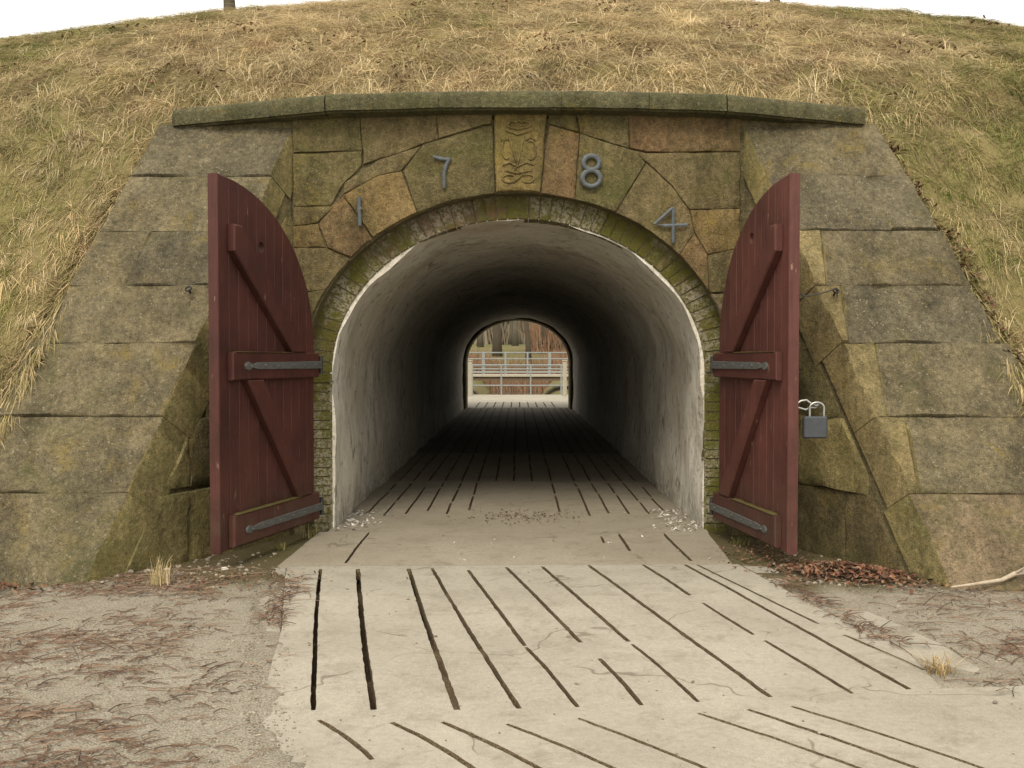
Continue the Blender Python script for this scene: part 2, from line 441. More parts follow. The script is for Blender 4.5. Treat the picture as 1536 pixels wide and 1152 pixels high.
def attr_mat(name, rough=.85, trans=.0):
    k = NT(name); a = k.n('ShaderNodeAttribute'); a.attribute_name = 'tint'
    k.done(a.outputs['Color'], rough, None, .2); return k
attr_mat('litter', .8)
k = attr_mat('blades', .8); at = [n for n in k.t.nodes if n.type == 'ATTRIBUTE'][0]
tr = k.n('ShaderNodeBsdfTranslucent'); mx = k.n('ShaderNodeMixShader'); mx.inputs[0].default_value = .35
k.l(at.outputs['Color'], tr.inputs['Color']); k.l(k.b.outputs[0], mx.inputs[1]); k.l(tr.outputs[0], mx.inputs[2]); k.l(mx.outputs[0], k.out.inputs[0])
k = NT('water'); k.done((.05, .04, .025), .12, k.bump(k.noise(3, 3, .5), .15, .02), .5)

# ------------------------------------------------------------------ terrain profile
PY = [5.2, 6.0, 6.75, 7.4, 8.15, 9.2, 10.5, 12.0, 13.2, 14.5, 24.0, 26.0, 29.3]
PZ = [-.05, -.02, 1.10, 2.10, 3.16, 4.05, 4.90, 5.69, 6.10, 6.22, 6.22, 5.2, 3.0]
def crest(x): return 1.0 - (0.0030 if x < 0 else 0.0023) * x * x / (1 + abs(x) / 18)
def pz(y):
    return float(np.interp(y, PY, PZ))
def rz(x, y):
    z = pz(y); c = crest(x) ; w = min(1, max(0, (y - 7.5) / 4.0))
    z *= 1 + (c - 1) * w
    k = float(np.interp(y, [10.5, 12.5], [1, .35]))
    return z + k * (noise.noise(Vector((x * .7, y * .7, 3))) * .10 + noise.noise(Vector((x * 2.3, y * 2.3, 8))) * .085 + noise.noise(Vector((x * 4.4, y * 4.4, 18))) * .035) * min(1, max(0, (y - 5.9) / 1.0))
def ystart(x):
    a = abs(x)
    if a <= 2.80: return 8.36
    if a <= 2.86: return 8.36 - (a - 2.80) / .06 * .22
    return max(5.9, 8.14 - (a - 2.86) * 2.36)

def build_rampart():
    xs = sorted(set(list(np.linspace(-40, -9, 18)) + list(np.linspace(-9, -4, 70)) + list(np.linspace(-4, -2.7, 45)) + list(np.linspace(-2.7, 2.7, 80)) +
                list(np.linspace(2.7, 4, 45)) + list(np.linspace(4, 9, 70)) + list(np.linspace(9, 40, 18))))
    vs = []; fs = []; nv = 170
    for x in xs:
        y0 = ystart(x)
        for j in range(nv):
            t = j / (nv - 1); y = y0 + (29.3 - y0) * t ** 1.9
            z = rz(x, y)
            if j == 0: z = min(z, 3.44) - .01
            vs.append((x, y, z))
    for i in range(len(xs) - 1):
        for j in range(nv - 1):
            a = i * nv + j; fs.append((a, a + nv, a + nv + 1, a + 1))
    o = mesh_obj('rampart', vs, fs, 'turf', smooth=True)
    tag(o, kind='structure')
build_rampart()


near = [(-1.02, 3.87), (.75, 3.99), (1.66, 4.19), (2.6, 4.28), (4.6, 4.3), (4.6, .6), (-.1, .6), (-.62, 2.6)]

mid = [(-1.56, 6.66), (1.50, 6.74), (1.70, 5.45), (1.86, 4.75), (1.80, 4.21), (1.66, 4.18), (.75, 3.982), (-1.02, 3.862), (-1.22, 5.1)]

thr = [(-1.62, 6.67), (1.46, 6.75), (1.52, 7.95), (-1.60, 7.97)]

bord = [(1.53, 6.74), (1.69, 6.7), (1.93, 5.6), (2.08, 4.9), (2.10, 4.5), (1.98, 4.33), (1.83, 4.3), (1.875, 4.74), (1.715, 5.45)]

bordl = [(-1.57, 6.68), (-1.74, 6.6), (-1.54, 5.15), (-1.36, 5.1), (-1.23, 5.1)]
# ground sheet in front, around and beyond the rampart
def cover(x, y):      # gravel swept over the left edge of the paving
    if y > 6.6 or y < 1: return 0.0
    e = float(np.interp(y, [.6, 2.6, 3.87, 5.1, 6.6], [-.1, -.62, -1.0, -1.40, -1.7])) + .16 * noise.noise(Vector((y * 1.7, 3, 1))) + .07 * noise.noise(Vector((y * 6, 3, 1)))
    return max(0, 1 - max(0, (x - e - .0) / .14)) * max(0, 1 - max(0, (e - 1.2 - x) / .6)) if x < 0 else 0.0
def gz(x, y):
    d = -0.014 + .024 * cover(x, y) + noise.noise(Vector((x * .9, y * .9, 1))) * .012 + noise.noise(Vector((x * 4, y * 4, 5))) * .006
    return d
def build_ground():
    xs = list(np.linspace(-300, -8, 10)) + list(np.linspace(-7, 7, 240)) + list(np.linspace(8, 300, 10))
    ys = list(np.linspace(-60, -2, 8)) + list(np.linspace(-1.5, 10, 210)) + list(np.linspace(10.5, 36.4, 20))
    def under(x, y):
        if y > 6.5 and abs(x) < 1.4: return True
        for p in (near, mid):
            if all(inside(q, p) for q in ((x - .14, y), (x + .14, y), (x, y - .02), (x, y + .02))): return True
        return -.6 < x < 1.4 and 3.7 < y < 4.4
    vs = [(x, y, gz(x, y) - (0.16 if under(x, y) else 0)) for x in xs for y in ys]; n = len(ys)
    fs = [(i*n+j, (i+1)*n+j, (i+1)*n+j+1, i*n+j+1) for i in range(len(xs)-1) for j in range(n-1)]
    o = tag(mesh_obj('ground', vs, fs, 'gravel', smooth=True), kind='structure')
    # earth and moss instead of gravel along the foot of the walls
    cols = []
    for (x, y, z) in vs:
        ed = abs(x); foot = 5.88 + .35 * noise.noise(Vector((x * 2, y * 2, 5))) + .2 * noise.noise(Vector((x * 6, y * 6, 5)))
        w = min(1, max(0, (y - foot) / .35)) if (ed < 4 and y < 8.6) else 0
        g = noise.noise(Vector((x * 1.3, y * 1.3, 77))) * .5 + .5
        e = np.array((.42, .36, .29)) * (1 - g) + np.array((.36, .37, .19)) * g
        cols.append(np.array((1, 1, 1)) * (1 - w) + e * w)
    set_tint(o.data, np.array(cols))
build_ground()

# ------------------------------------------------------------------ paving: grooved concrete slabs
def gp(px, py):
    y = FPX * CAMZ / (py - VY); return ((px - VX) * y / FPX, y)
def groove_poly(a, b, w, curve=0.0):
    a = Vector(a); b = Vector(b); L = (b - a).length; n = max(4, int(L / .04)); d = (b - a) / L; nn = Vector((-d.y, d.x))
    sd = random.random() * 50; lf = []; rt = []
    for i in range(n + 1):
        t = i / n; c = a.lerp(b, t) + nn * (curve * 4 * t * (1 - t) + noise.noise(Vector((t * L * 2, sd, 0))) * .004 + noise.noise(Vector((t * L * 22, sd, 3))) * .0022)
        e = min(1, .8 + min(t, 1 - t) * L / .05 * .2)
        lf.append(tuple(c + nn * w * e * (.5 + .16 * noise.noise(Vector((t * L * 14, sd, 2))))))
        rt.append(tuple(c - nn * w * e * (.5 + .16 * noise.noise(Vector((t * L * 14, sd, 7))))))
    p = lf + rt[::-1]
    return p if area2(p) > 0 else p[::-1]

def slab(outer, grooves, parent, mat, depth=.05, z=0.0, tilt=(0, 0, 0), fill=0.0):
    if area2(outer) < 0: outer = outer[::-1]
    op = resample(outer, .12)
    op = [(p[0] + noise.noise(Vector((p[0]*5, p[1]*5, 2))) * .008, p[1] + noise.noise(Vector((p[0]*5, p[1]*5, 9))) * .008) for p in op]
    xs = [p[0] for p in op]; ys = [p[1] for p in op]; pts = []
    st = max(.16, math.sqrt(abs(area2(op))) / 26)
    for x in np.arange(min(xs), max(xs), st):
        for y in np.arange(min(ys), max(ys), st):
            q = (x + random.uniform(-.04, .04), y + random.uniform(-.04, .04))
            if inside(q, op) and not any(inside(q, g) for g in grooves): pts.append(q)
    ov, solid, hole = cdt(op, grooves, pts)
    def tz(x, y): return z + tilt[0] * (x - xs[0]) + tilt[1] * (y - ys[0]) + noise.noise(Vector((x * .8, y * .8, 4))) * .006
    vs = [(x, y, tz(x, y)) for x, y in ov]; fs = list(solid)
    for lp, dd in [(op, -.14)] + [(g, -depth) for g in grooves]:
        n = len(vs); m = len(lp); rough = dd > -.1
        for q in lp: vs.append((q[0], q[1], tz(*q)))
        for q in lp: vs.append((q[0], q[1], tz(*q) + dd))
        for i in range(m):
            j = (i + 1) % m
            fs.append((n+i, n+m+i, n+m+j, n+j) if dd == -.14 else (n+j, n+m+j, n+m+i, n+i))
    o = mesh_obj('paving_slab', vs, fs, mat, parent, smooth=False)
    o.data.materials.append(M['groove_wall']); k0 = len(solid) + len(op)
    mi = [0] * k0 + [1] * (len(fs) - k0); o.data.polygons.foreach_set('material_index', mi)
    if hole:   # the soil that lies in the grooves, uneven in depth
        used = sorted({i for f in hole for i in f}); mp = {a: b for b, a in enumerate(used)}
        gv = []
        for i in used:
            x, y = ov[i]; d = -depth * (.46 + .25 * noise.noise(Vector((x * 3, y * 3, 6))))
            if fill:
                f = max(0, noise.noise(Vector((x * 1.2, y * 2.6, 31))) * 1.6 + .15 * max(0, x) - .25); d += depth * min(.7, f * 1.3)
                if x < -.45: d -= depth * .8
            gv.append((x, y, tz(x, y) + min(d, -.004)))
        s = mesh_obj('groove_soil', gv, [tuple(mp[i] for i in f) for f in hole], 'groove_soil', None, smooth=True)
        s.parent = o
    return o

pave = tag(empty('pavement'), kind='structure')
def gl(segs, w=.034):
    out = []
    for s in segs:
        a, b = gp(*s[:2]), gp(*s[2:4]); out.append(groove_poly(a, b, w * random.uniform(.85, 1.15), random.uniform(-.008, .008)))
    return out
# the slab nearest the camera
def ext(s, k=1.45):
    a = Vector(gp(*s[:2])); b = Vector(gp(*s[2:4])); return (tuple(a), tuple(a.lerp(b, k)))
ng = []
for s, k in (((474,1086,555,1146),1.0), ((586,1089,690,1150),1.25), ((662,1088,790,1152),1.5), ((760,1091,900,1152),1.6), ((868,1082,1040,1152),1.6),
          ((1050,1074,1270,1152),1.7), ((1124,1068,1360,1152),1.4), ((1190,1063,1440,1145),1.3)):
    a, b = ext(s, k); ng.append(groove_poly(a, b, .024 * random.uniform(.8, 1.15), .015))
ng += [groove_poly((2.15, 3.9), (2.75, 3.45), .02)]
slab(near, ng, pave, 'concrete', .06)
mg = gl([(479,855,466.5,1071), (535,855,559,1070), (612,854,686,1073)], .027) + gl([(647,853,781,1072),
         (702,856,788,972),(789,974,868,1065), (759,852,872,967),(900,992,964,1062), (813,851,944,966),(949,970,1050,1057), (883,849,1158,1049),
         (965,848,1036,895),(1055,906,1132,954),(1149,963,1282,1043), (1025,846,1372,1039), (1041,845,1230,937),(1268,954,1388,1007)], .024)
slab(mid, mg, pave, 'concrete', .075, fill=1)
tg = gl([(553,800,517,846),(924,796,945,827),(902,805,906,815),(985,790,1038,842)], .022)
slab(thr, tg, pave, 'concrete_shade_mouth', .045)
slab(bord, [], pave, 'concrete', z=-.009)
slab(bordl, [], pave, 'concrete', z=-.009)
# tunnel floor: slabs about 3.3 m long with grooves along the passage
ty = [7.98, 11.2, 14.6, 18.0, 21.4, 24.8, 28.0]
for i in range(len(ty) - 1):
    y0, y1 = ty[i] + .008, ty[i+1] - .008; gs = []
    for gx in (-1.36, -1.19, -1.01, -.83, -.64, -.45, -.25, -.05, .16, .38, .64, .82, 1.0, 1.18, 1.34):
        if i == 0 and abs(gx) < .3: continue
        ys = y0 + (random.uniform(.75, 1.2) if i == 0 else .08)
        while ys < y1 - .4:
            ye = min(y1 - .06, ys + random.uniform(.7, 1.9)); gs.append(groove_poly((gx, ys), (gx + random.uniform(-.01, .01), ye), .022)); ys = ye + random.uniform(.05, .12)
    slab([(-1.53, y0), (1.53, y0), (1.53, y1), (-1.53, y1)], gs, pave, ('concrete_shade_mouth', 'concrete_shade_mid')[i] if i < 2 else 'concrete_shade_deep', .035)  # slab colour darkens inward in steps, standing in for tunnel shade
lg = []
for gx in (-1.2, -.95, -.7, -.45, -.2, .05, .3, .55, .8, 1.05): lg.append(groove_poly((gx, 28.2), (gx, 31.6), .035))
slab([(-2.6, 28.01), (2.6, 28.01), (2.6, 38.0), (-2.6, 38.0)], lg, pave, 'concrete', .04)

# ------------------------------------------------------------------ tunnel vault
SPR = 1.28
def arch(a, b, n=40, z0=-.12, jam=6, spr=SPR):
    pts = [(-a, z0 + (spr - z0) * i / jam) for i in range(jam)]
    pts += [(-a * math.cos(math.pi * i / n), spr + b * math.sin(math.pi * i / n)) for i in range(n + 1)]
    pts += [(a, z0 + (spr - z0) * i / jam) for i in reversed(range(jam))]
    return pts
tunnel = tag(empty('tunnel_vault', (0, 8.12, 0)), 'long whitewashed barrel vaulted passage running dark through the earth rampart', 'tunnel')
def sweep(name, inner, outer, ys, mat, parent, wob=0.0):
    mb = MB(); n = len(inner); vs = []; fs = []
    for y in ys:
        for (x, z) in inner:
            w = wob * noise.noise(Vector((x * 1.5, y * 1.2, z * 1.5))) + wob * .35 * noise.noise(Vector((x * 5, y * 4.5, z * 5))) if wob else 0
            s = w / max(.3, math.hypot(x, z - .8)); vs.append((x * (1 + s), y, z + (z - .8) * s))
    base = len(vs)
    for y in (ys[0], ys[-1]):
        for (x, z) in outer: vs.append((x, y, z))
    for j in range(len(ys) - 1):
        for i in range(n - 1):
            a = j * n + i; fs.append((a, a + 1, a + n + 1, a + n))
    for i in range(n - 1):
        fs.append((base + i, base + n + i, base + n + i + 1, base + i + 1))
        fs.append((i, base + i, base + i + 1, i + 1))
        l = (len(ys) - 1) * n; fs.append((l + i, l + i + 1, base + n + i + 1, base + n + i))
    return mesh_obj(name, vs, fs, mat, parent, smooth=True, recalc=False, sharp=40)
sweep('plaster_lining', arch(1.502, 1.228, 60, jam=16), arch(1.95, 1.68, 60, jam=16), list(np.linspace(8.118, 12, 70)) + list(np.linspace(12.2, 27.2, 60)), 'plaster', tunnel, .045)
# inner brick ring at the far mouth and its outer wall
far_in, far_out = arch(1.43, 1.19, spr=1.27), arch(2.2, 2.1)
sweep('far_ring', far_in, far_out, list(np.linspace(27.22, 28.3, 6)), 'stone_tan', tunnel)
mb = MB(); fo = arch(1.9, 1.7); n = len(fo)
ov = [(-9, -.3), (-9, 3.4), (9, 3.4), (9, -.3)]
ov2, sol, _ = cdt([(p[0], p[1]) for p in fo] [::-1] + [(-9, -.12), (-9, 3.6), (9, 3.6), (9, -.12)])
if True:
    poly = [(-9, -.13), (-9, 3.6), (9, 3.6), (9, -.13)] + [(p[0], p[1]) for p in fo[::-1]]
    ov2, sol, _ = cdt(poly)
    vs = [(x, 28.31, z) for x, z in ov2] + [(x, 28.8, z) for x, z in ov2]; m = len(ov2)
    fs = [tuple(f) for f in sol] + [tuple(i + m for i in reversed(f)) for f in sol]
    mesh_obj('far_wall', vs, fs, 'stone_tan', tunnel)

# ------------------------------------------------------------------ portal wall
YF = 7.95
def pp(px, py, y=YF): return ((px - VX) * y / FPX, CAMZ - (py - VY) * y / FPX)
portal = tag(empty('portal_wall', (0, 8.0, 0)), 'mossy sandstone tunnel front of irregular blocks with carved keystone, date numerals and moulded coping', 'wall')
A_OUT, B_OUT = 1.715, 1.435
# mortar core behind the stones
ao = arch(A_OUT, B_OUT, 40)
poly = [(-2.0, -.13), (-2.6, 3.0), (-2.66, 3.30), (2.66, 3.30), (2.6, 3.0), (2.0, -.13)] + ao[::-1]
ov2, sol, _ = cdt(poly); m = len(ov2)
vs = [(x, YF + .022, z) for x, z in ov2] + [(x, 8.6, z) for x, z in ov2]
fs = [tuple(f) for f in sol] + [tuple(i + m for i in reversed(f)) for f in sol]
n0 = len(vs); na = len(ao)
vs += [(x, YF + .022, z) for x, z in ao] + [(x, 8.6, z) for x, z in ao]
fs += [(n0 + i, n0 + i + 1, n0 + na + i + 1, n0 + na + i) for i in range(na - 1)]
mesh_obj('mortar_core', vs, fs, 'mortar', portal)
# brick ring set back from the stone face
def ell(th, a, b): return (-a * math.cos(th), SPR + b * math.sin(th))
ring_core_in, ring_core_out = arch(1.535, 1.262), arch(1.80, 1.52)
sweep('ring_mortar', ring_core_in, ring_core_out, [8.108, 8.36], 'brick_mortar', portal)
def ring_brick(quad, y0, y1):
    c = Vector((sum(p[0] for p in quad) / 4, sum(p[1] for p in quad) / 4))
    sh = random.uniform(-.004, .005); y0 += sh
    q1 = [Vector(p) for p in quad]; q0 = [p + (c - p).normalized() * random.uniform(.002, .012) for p in q1]
    vs = [(p.x, y0, p.y) for p in q0] + [(p.x, y0 + .010, p.y) for p in q1] + [(p.x, y1, p.y) for p in q1]
    fs = [(0, 1, 2, 3)] + [(i, 4 + i, 4 + (i+1) % 4, (i+1) % 4) for i in range(4)] + [(4+i, 8+i, 8+(i+1) % 4, 4+(i+1) % 4) for i in range(4)] + [(11, 10, 9, 8)]
    mesh_obj('brick', vs, fs, 'brick', portal, recalc=True)
ths = np.linspace(0, math.pi, 400); P0 = [ell(t, 1.62, 1.345) for t in ths]
cum = [0]
for i in range(1, 400): cum.append(cum[-1] + math.hypot(P0[i][0]-P0[i-1][0], P0[i][1]-P0[i-1][1]))
NB = 52
for i in range(NB):
    t0 = float(np.interp((i + .045) / NB * cum[-1], cum, ths)); t1 = float(np.interp((i + .955) / NB * cum[-1], cum, ths))
    w = random.uniform(-.006, .006)
    ring_brick([ell(t0, 1.518, 1.245), ell(t1, 1.518, 1.245), ell(t1, 1.77 + w, 1.49 + w), ell(t0, 1.77 + w, 1.49 + w)], 8.10, 8.30)
for s in (-1, 1):
    z = -.02
    while z < SPR - .05:
        h = .068 * random.uniform(.95, 1.06)
        ring_brick([(s * 1.518, z), (s * 1.518, z + h), (s * 1.77, z + h), (s * 1.77, z)], 8.10, 8.30); z += h + .008
# face stones
def ey(x): return 559 - 269 * math.sqrt(max(0, 1 - ((x - 775) / 322) ** 2))
def arcp(x0, x1, n=6): return [(x0 + (x1 - x0) * i / n, ey(x0 + (x1 - x0) * i / n)) for i in range(n + 1)]
STONES = [
 ([(603,258),(636,218),(729,190),(740,190)] + arcp(743, 627), 'stone_olive', .006),
 ([(517,275),(568,241),(636,219),(603,258),(568,264),(515,294)], 'stone_tan', .0),
 ([(515,294),(568,264),(603,258)] + arcp(627, 560) + [(536,323)], 'stone_orange', .010),
 ([(478,336),(515,294),(536,323)] + arcp(560, 527) + [(490,372)], 'stone_red', .004),
 ([(440,372),(490,372)] + arcp(527, 490) + [(440,440)], 'stone_tan', .006),
 ([(440,440)] + arcp(490, 456) + [(440,506)], 'stone_olive', .002),
 ([(440,170),(540,170),(545,228),(440,232)], 'stone_olive', .004),
 ([(540,170),(655,170),(658,211),(636,218),(568,241),(545,250),(545,228)], 'stone_tan', .0),
 ([(655,170),(740,170),(740,190),(729,190),(658,211)], 'stone_tan', .004),
 ([(440,232),(545,228),(545,250),(517,275),(500,305),(497,310),(440,310)], 'stone_olive', .008),
 ([(440,310),(497,310),(515,294),(478,336),(440,340)], 'stone_tan', .0),
 ([(440,340),(478,336),(490,372),(440,372)], 'stone_orange', .003),
 ([(822,188),(869,202)] + arcp(862, 811), 'stone_red', .006),
 ([(869,202),(950,228),(968,246)] + arcp(923, 862), 'stone_olive', .010),
 ([(968,246),(1007,280),(1033,316),(1040,350)] + arcp(1018, 923, 8), 'stone_tan', .008),
 ([(1033,316),(1109,314),(1109,372),(1060,383),(1040,350)], 'stone_orange', .0),
 ([(1040,350),(1060,383)] + arcp(1062, 1018, 4), 'stone_red', .004),
 ([(1060,383),(1109,372),(1109,440)] + arcp(1064, 1062, 1), 'stone_tan', .006),
 ([(1109,440),(1109,506)] + arcp(1094, 1064, 4), 'stone_pink', .002),
 ([(822,170),(862,170),(869,202),(822,188)], 'stone_olive', .0),
 ([(862,170),(941,170),(943,225),(869,202)], 'stone_olive', .006),
 ([(941,170),(1109,170),(1109,230),(968,231),(943,225)], 'stone_red', .010),
 ([(943,226),(968,231),(1109,230),(1109,314),(1033,316),(1007,280),(968,246)], 'stone_tan', .003),
]
for pl, mt, pr in STONES:
    stone('stone', [pp(*p) for p in pl], (0, YF, 0), (1, 0, 0), (0, 0, 1), (0, -1, 0), portal, mt, .06, .0022, .007, .009, .045, pr * .4 + .002)
# keystone with a crowned monogram in low relief
key = stone('keystone', [pp(*p) for p in [(740,170),(822,170)] + arcp(811, 743, 4)], (0, YF, 0), (1, 0, 0), (0, 0, 1), (0, -1, 0), portal, 'key_stone', .06, .007, .012, .004, .04, .016)
tag(key, label='yellowish keystone carved with a crown above an interlaced monogram')
def relief(name, lines, r):
    mb = MB()
    for ln in lines:
        pts = [pp(*p) for p in ln]; mb.tube([(x, YF - .020, z) for x, z in pts], [r * .7] + [r] * (len(pts) - 2) + [r * .7] if len(pts) > 2 else r, 6)
    o = mb.build(name, 'key_stone', None, smooth=True)
    o.parent = key; return o
def arcl(cx, cy, rx, ry, a0, a1, n=9): return [(cx + rx * math.cos(R(a0 + (a1-a0)*i/n)), cy + ry * math.sin(R(a0 + (a1-a0)*i/n))) for i in range(n + 1)]
relief('crown', [[(761,193),(776,197),(795,193)], [(760,199),(777,205),(797,199)], arcl(769, 193, 8, 8, 180, 300), arcl(787, 193, 9, 8, 240, 360), arcl(778, 192, 6, 8, 200, 340), [(778,184),(778,180)]], .011)
relief('monogram', [[(764,210),(776,250)], [(786,208),(776,250),(772,258)], arcl(760, 226, 7, 15, 60, 300), arcl(796, 228, 8, 14, -120, 120), [(754,250),(764,246),(776,252),(790,246),(800,250)],
        [(758,258),(776,262),(798,258)], arcl(763, 270, 9, 6, 20, 320), arcl(792, 270, 9, 6, -140, 160), [(752,214),(760,208),(764,214)], [(789,214),(796,208),(802,214)], [(770,276),(784,264)]], .008)
# date numerals
def numeral(label, strokes, r):
    mb = MB()
    for ln in strokes:
        pts = [pp(*p) for p in ln]; mb.tube([(x, YF - .045, z) for x, z in pts], r, 8)
    for ln in strokes[:1]:
        x, z = pp(*ln[len(ln) // 2]); mb.tube([(x, YF - .045, z), (x, YF + .02, z)], .009, 6)
    for v in mb.v: v.y = YF - .03 + (v.y - (YF - .045)) * .55
    o = mb.build('date_numeral', 'numeral_metal', portal, smooth=True, sharp=50); tag(o, label=label); return o
numeral('grey metal numeral 1', [[(540,297),(540,314),(541,326),(541,340)], [(538,315),(544,315)]], .016)
numeral('grey metal numeral 7', [[(651,238),(662,241),(675,242)], [(676,240),(670,250),(667,262),(667,284)]], .015)
numeral('grey metal numeral 8', [arcl(886, 247, 12, 10.5, 0, 360, 16), arcl(886, 270, 13.5, 12, 0, 360, 16)], .020)
numeral('grey metal numeral 4', [[(1008,314),(1008,340),(1008,366)], [(1007,314),(980,338),(996,340),(1029,339)]], .014)

# moulded coping
def coping_piece(x0, x1, y0a, y0b, z0a, z0b):
    prof = [(-.16, .0), (-.165, .03), (-.165, .085), (-.15, .118), (-.115, .138), (.30, .155), (.30, -.05), (-.10, -.012), (-.125, -.012), (-.13, .0)]
    vs = []; n = len(prof); st = 7
    for i in range(st + 1):
        t = i / st; e = .002 if i in (0, st) else 0
        x = x0 + (x1 - x0) * t
        for (dy, dz) in prof:
            w = noise.noise(Vector((x * 4, dy * 8, dz * 8 + 2))) * .010
            vs.append((x, y0a + (y0b-y0a)*t + dy + (e if dy < 0 else 0) + w, z0a + (z0b-z0a)*t + dz - (e if dz > .08 else 0) + w * .8))
    fs = [(i*n+k, i*n+(k+1) % n, (i+1)*n+(k+1) % n, (i+1)*n+k) for i in range(st) for k in range(n)]
    fs += [tuple(range(n)), tuple(st*n+k for k in reversed(range(n)))]
    mesh_obj('coping_stone', vs, fs, 'coping_stone', portal, smooth=True, recalc=True, sharp=40)
cx = [-1.50, -.62, .34, 1.02, 1.62]
for a, b in zip(cx[:-1], cx[1:]):
    za = 3.315 + .035 * (1 - (a / 1.7) ** 2); zb = 3.315 + .035 * (1 - (b / 1.7) ** 2)
    coping_piece(a + .0015, b - .0015, YF, YF, za, zb)
coping_piece(-2.75, -1.508, YF + .16, YF, 3.245, 3.32)
coping_piece(1.628, 2.75, YF, YF + .16, 3.318, 3.25)

# ------------------------------------------------------------------ wing walls
TC = [-.03, .162, .308, .461, .589, .719, .858, 1.0]
def wing(s, label, seed):
    random.seed(seed)
    A = Vector((s * 2.66, 6.09, 0)); B = Vector((s * 1.775, 7.99, 3.27)); C = Vector((B.x, B.y, 0))
    w = tag(empty('wing_wall', (s * 2.9, 6.6, 0)), label, 'wing wall', 'splayed wing walls')
    AB = B - A; L = AB.length; V = AB / L; U = Vector((s, 0, 0)); N = (U.cross(V) if s > 0 else V.cross(U)).normalized()
    if N.z < 0: N = -N
    e = (C - A).normalized(); Wd = (C - A).length
    # in the slope plane the arris AB is the v axis and u runs outwards, horizontally
    bk = (e * V.z - Vector((0, 0, 1)) * V.dot(e)).normalized()
    Ns = Vector((-s, 0, 0)); Ns = (Ns - e * Ns.dot(e)).normalized()
    outer = [1.5, 1.16, 1.14, 1.13, 1.12, 1.11, 1.10, 1.08]
    for i in range(7):
        t0, t1 = TC[i] * L, TC[i+1] * L; wd = outer[i]
        j = [0, wd * random.uniform(.42, .7), wd] if i in ((0, 4) if s < 0 else (0, 5)) else [0, wd]
        for q in range(len(j) - 1):
            tt = random.uniform(-.03, .03); dz = random.uniform(-.02, .02)
            u0, u1 = j[q], j[q+1]
            pl = [(u0, t0 + dz * (q == 1)), (u1, t0), (u1 + (tt if q == 0 else 0), t1), (u0 + (tt if q == 1 else 0), t1)]
            mt = random.choice(['stone_slope', 'stone_slope', 'stone_slope_dark'])
            if q == 0 and i == 0: mt = 'stone_pink' if s > 0 else 'stone_slope'
            if s > 0 and i in (1, 2, 3, 4) and q == 0:
                # an ochre quoin ends the course on the path side
                k = random.uniform(.10, .2)
                stone('stone', [(0, t0), (k * .5, t0), (k + .06, t1), (0, t1)], A, U, V, N, w, 'stone_ochre', random.choice([.22, .3, .36]), .002, .012, .018, .05, random.uniform(.0, .010), bk)
                pl = [(k * .5, t0), (u1, t0), (u1 + tt, t1), (k + .06, t1)]
            stone('stone', pl, A, U, V, N, w, mt, random.choice([.2, .26, .32]), .002, .009, .018, .06, random.uniform(0, .004), bk, flank=('stone_side', Ns))
    # face towards the path
    rows = [-.05, .48, .98, 1.52, 2.02, 2.52, 3.05]
    tx = (V.dot(e), V.z)                      # arris direction in (u=e, v=z)
    nrm = (-tx[1], tx[0])                     # points up and out of the triangle
    for i in range(len(rows) - 1):
        x = -.05; off = random.uniform(.3, .7)
        cuts = [-.2]; x = Wd - off
        while x > -.1: cuts.append(x); x -= random.uniform(.42, .75)
        cuts.append(Wd + .0); cuts = sorted(cuts)
        for a, b in zip(cuts[:-1], cuts[1:]):
            tl = random.uniform(-.06, .06); tr = 0
            pl = [(a, rows[i] + random.uniform(-.03, .03)), (b, rows[i] + random.uniform(-.03, .03)), (b + tr, rows[i+1]), (a, rows[i+1])]
            pl = clip(pl, nrm, -random.choice([.24, .27, .31]))
            if len(pl) < 3 or abs(area2(pl)) < .012: continue
            stone('stone', pl, A, e, (0, 0, 1), Ns, w, random.choice(['stone_side', 'stone_side', 'stone_olive', 'stone_tan']), .1, .0025, .009, .014, .06, random.uniform(-.006, .006))
    # rubble core
    d = .013
    a0, b0, c0 = A - N * d * 1.6 - Ns * d + e * .02, B - N * d * 1.6 - Ns * d, C - Ns * d + e * .3
    b0 = b0 + e * .3; a1 = A - N * d * 1.6 - Ns * d - V * .2
    vs = [a1, b0 + V * .0, c0 - Vector((0, 0, .2))]; vs += [v + U * 1.05 for v in vs]
    mesh_obj('mortar_core', vs, [(0, 1, 2), (5, 4, 3), (0, 3, 4, 1), (1, 4, 5, 2), (2, 5, 3, 0)], 'mortar', w, recalc=True)
    return w, A, V, U, N
wl = wing(-1, 'sloping stone wing wall left of the tunnel mouth, behind the dark red door leaf', 5)
wr = wing(1, 'sloping stone wing wall with ochre edge stones right of the tunnel mouth', 12)
def eyebolt(w, t, u, parent):
    A, V, U, N = w[1:]; p = A + V * t + U * u
    mb = MB(); mb.tube([p - N * .03, p + N * .05], .008, 6)
    mb.tube([p + N * .065 + (V * math.cos(a) + U * math.sin(a)) * .02 for a in np.linspace(0, 6.28, 11)], .006, 6)
    mb.build('eye_bolt', 'iron_dark', parent, smooth=True, sharp=60); return p + N * .065
eyebolt(wl, .57 * 3.88, .20, wl[0]); HP = eyebolt(wr, .565 * 3.88, .10, wr[0])

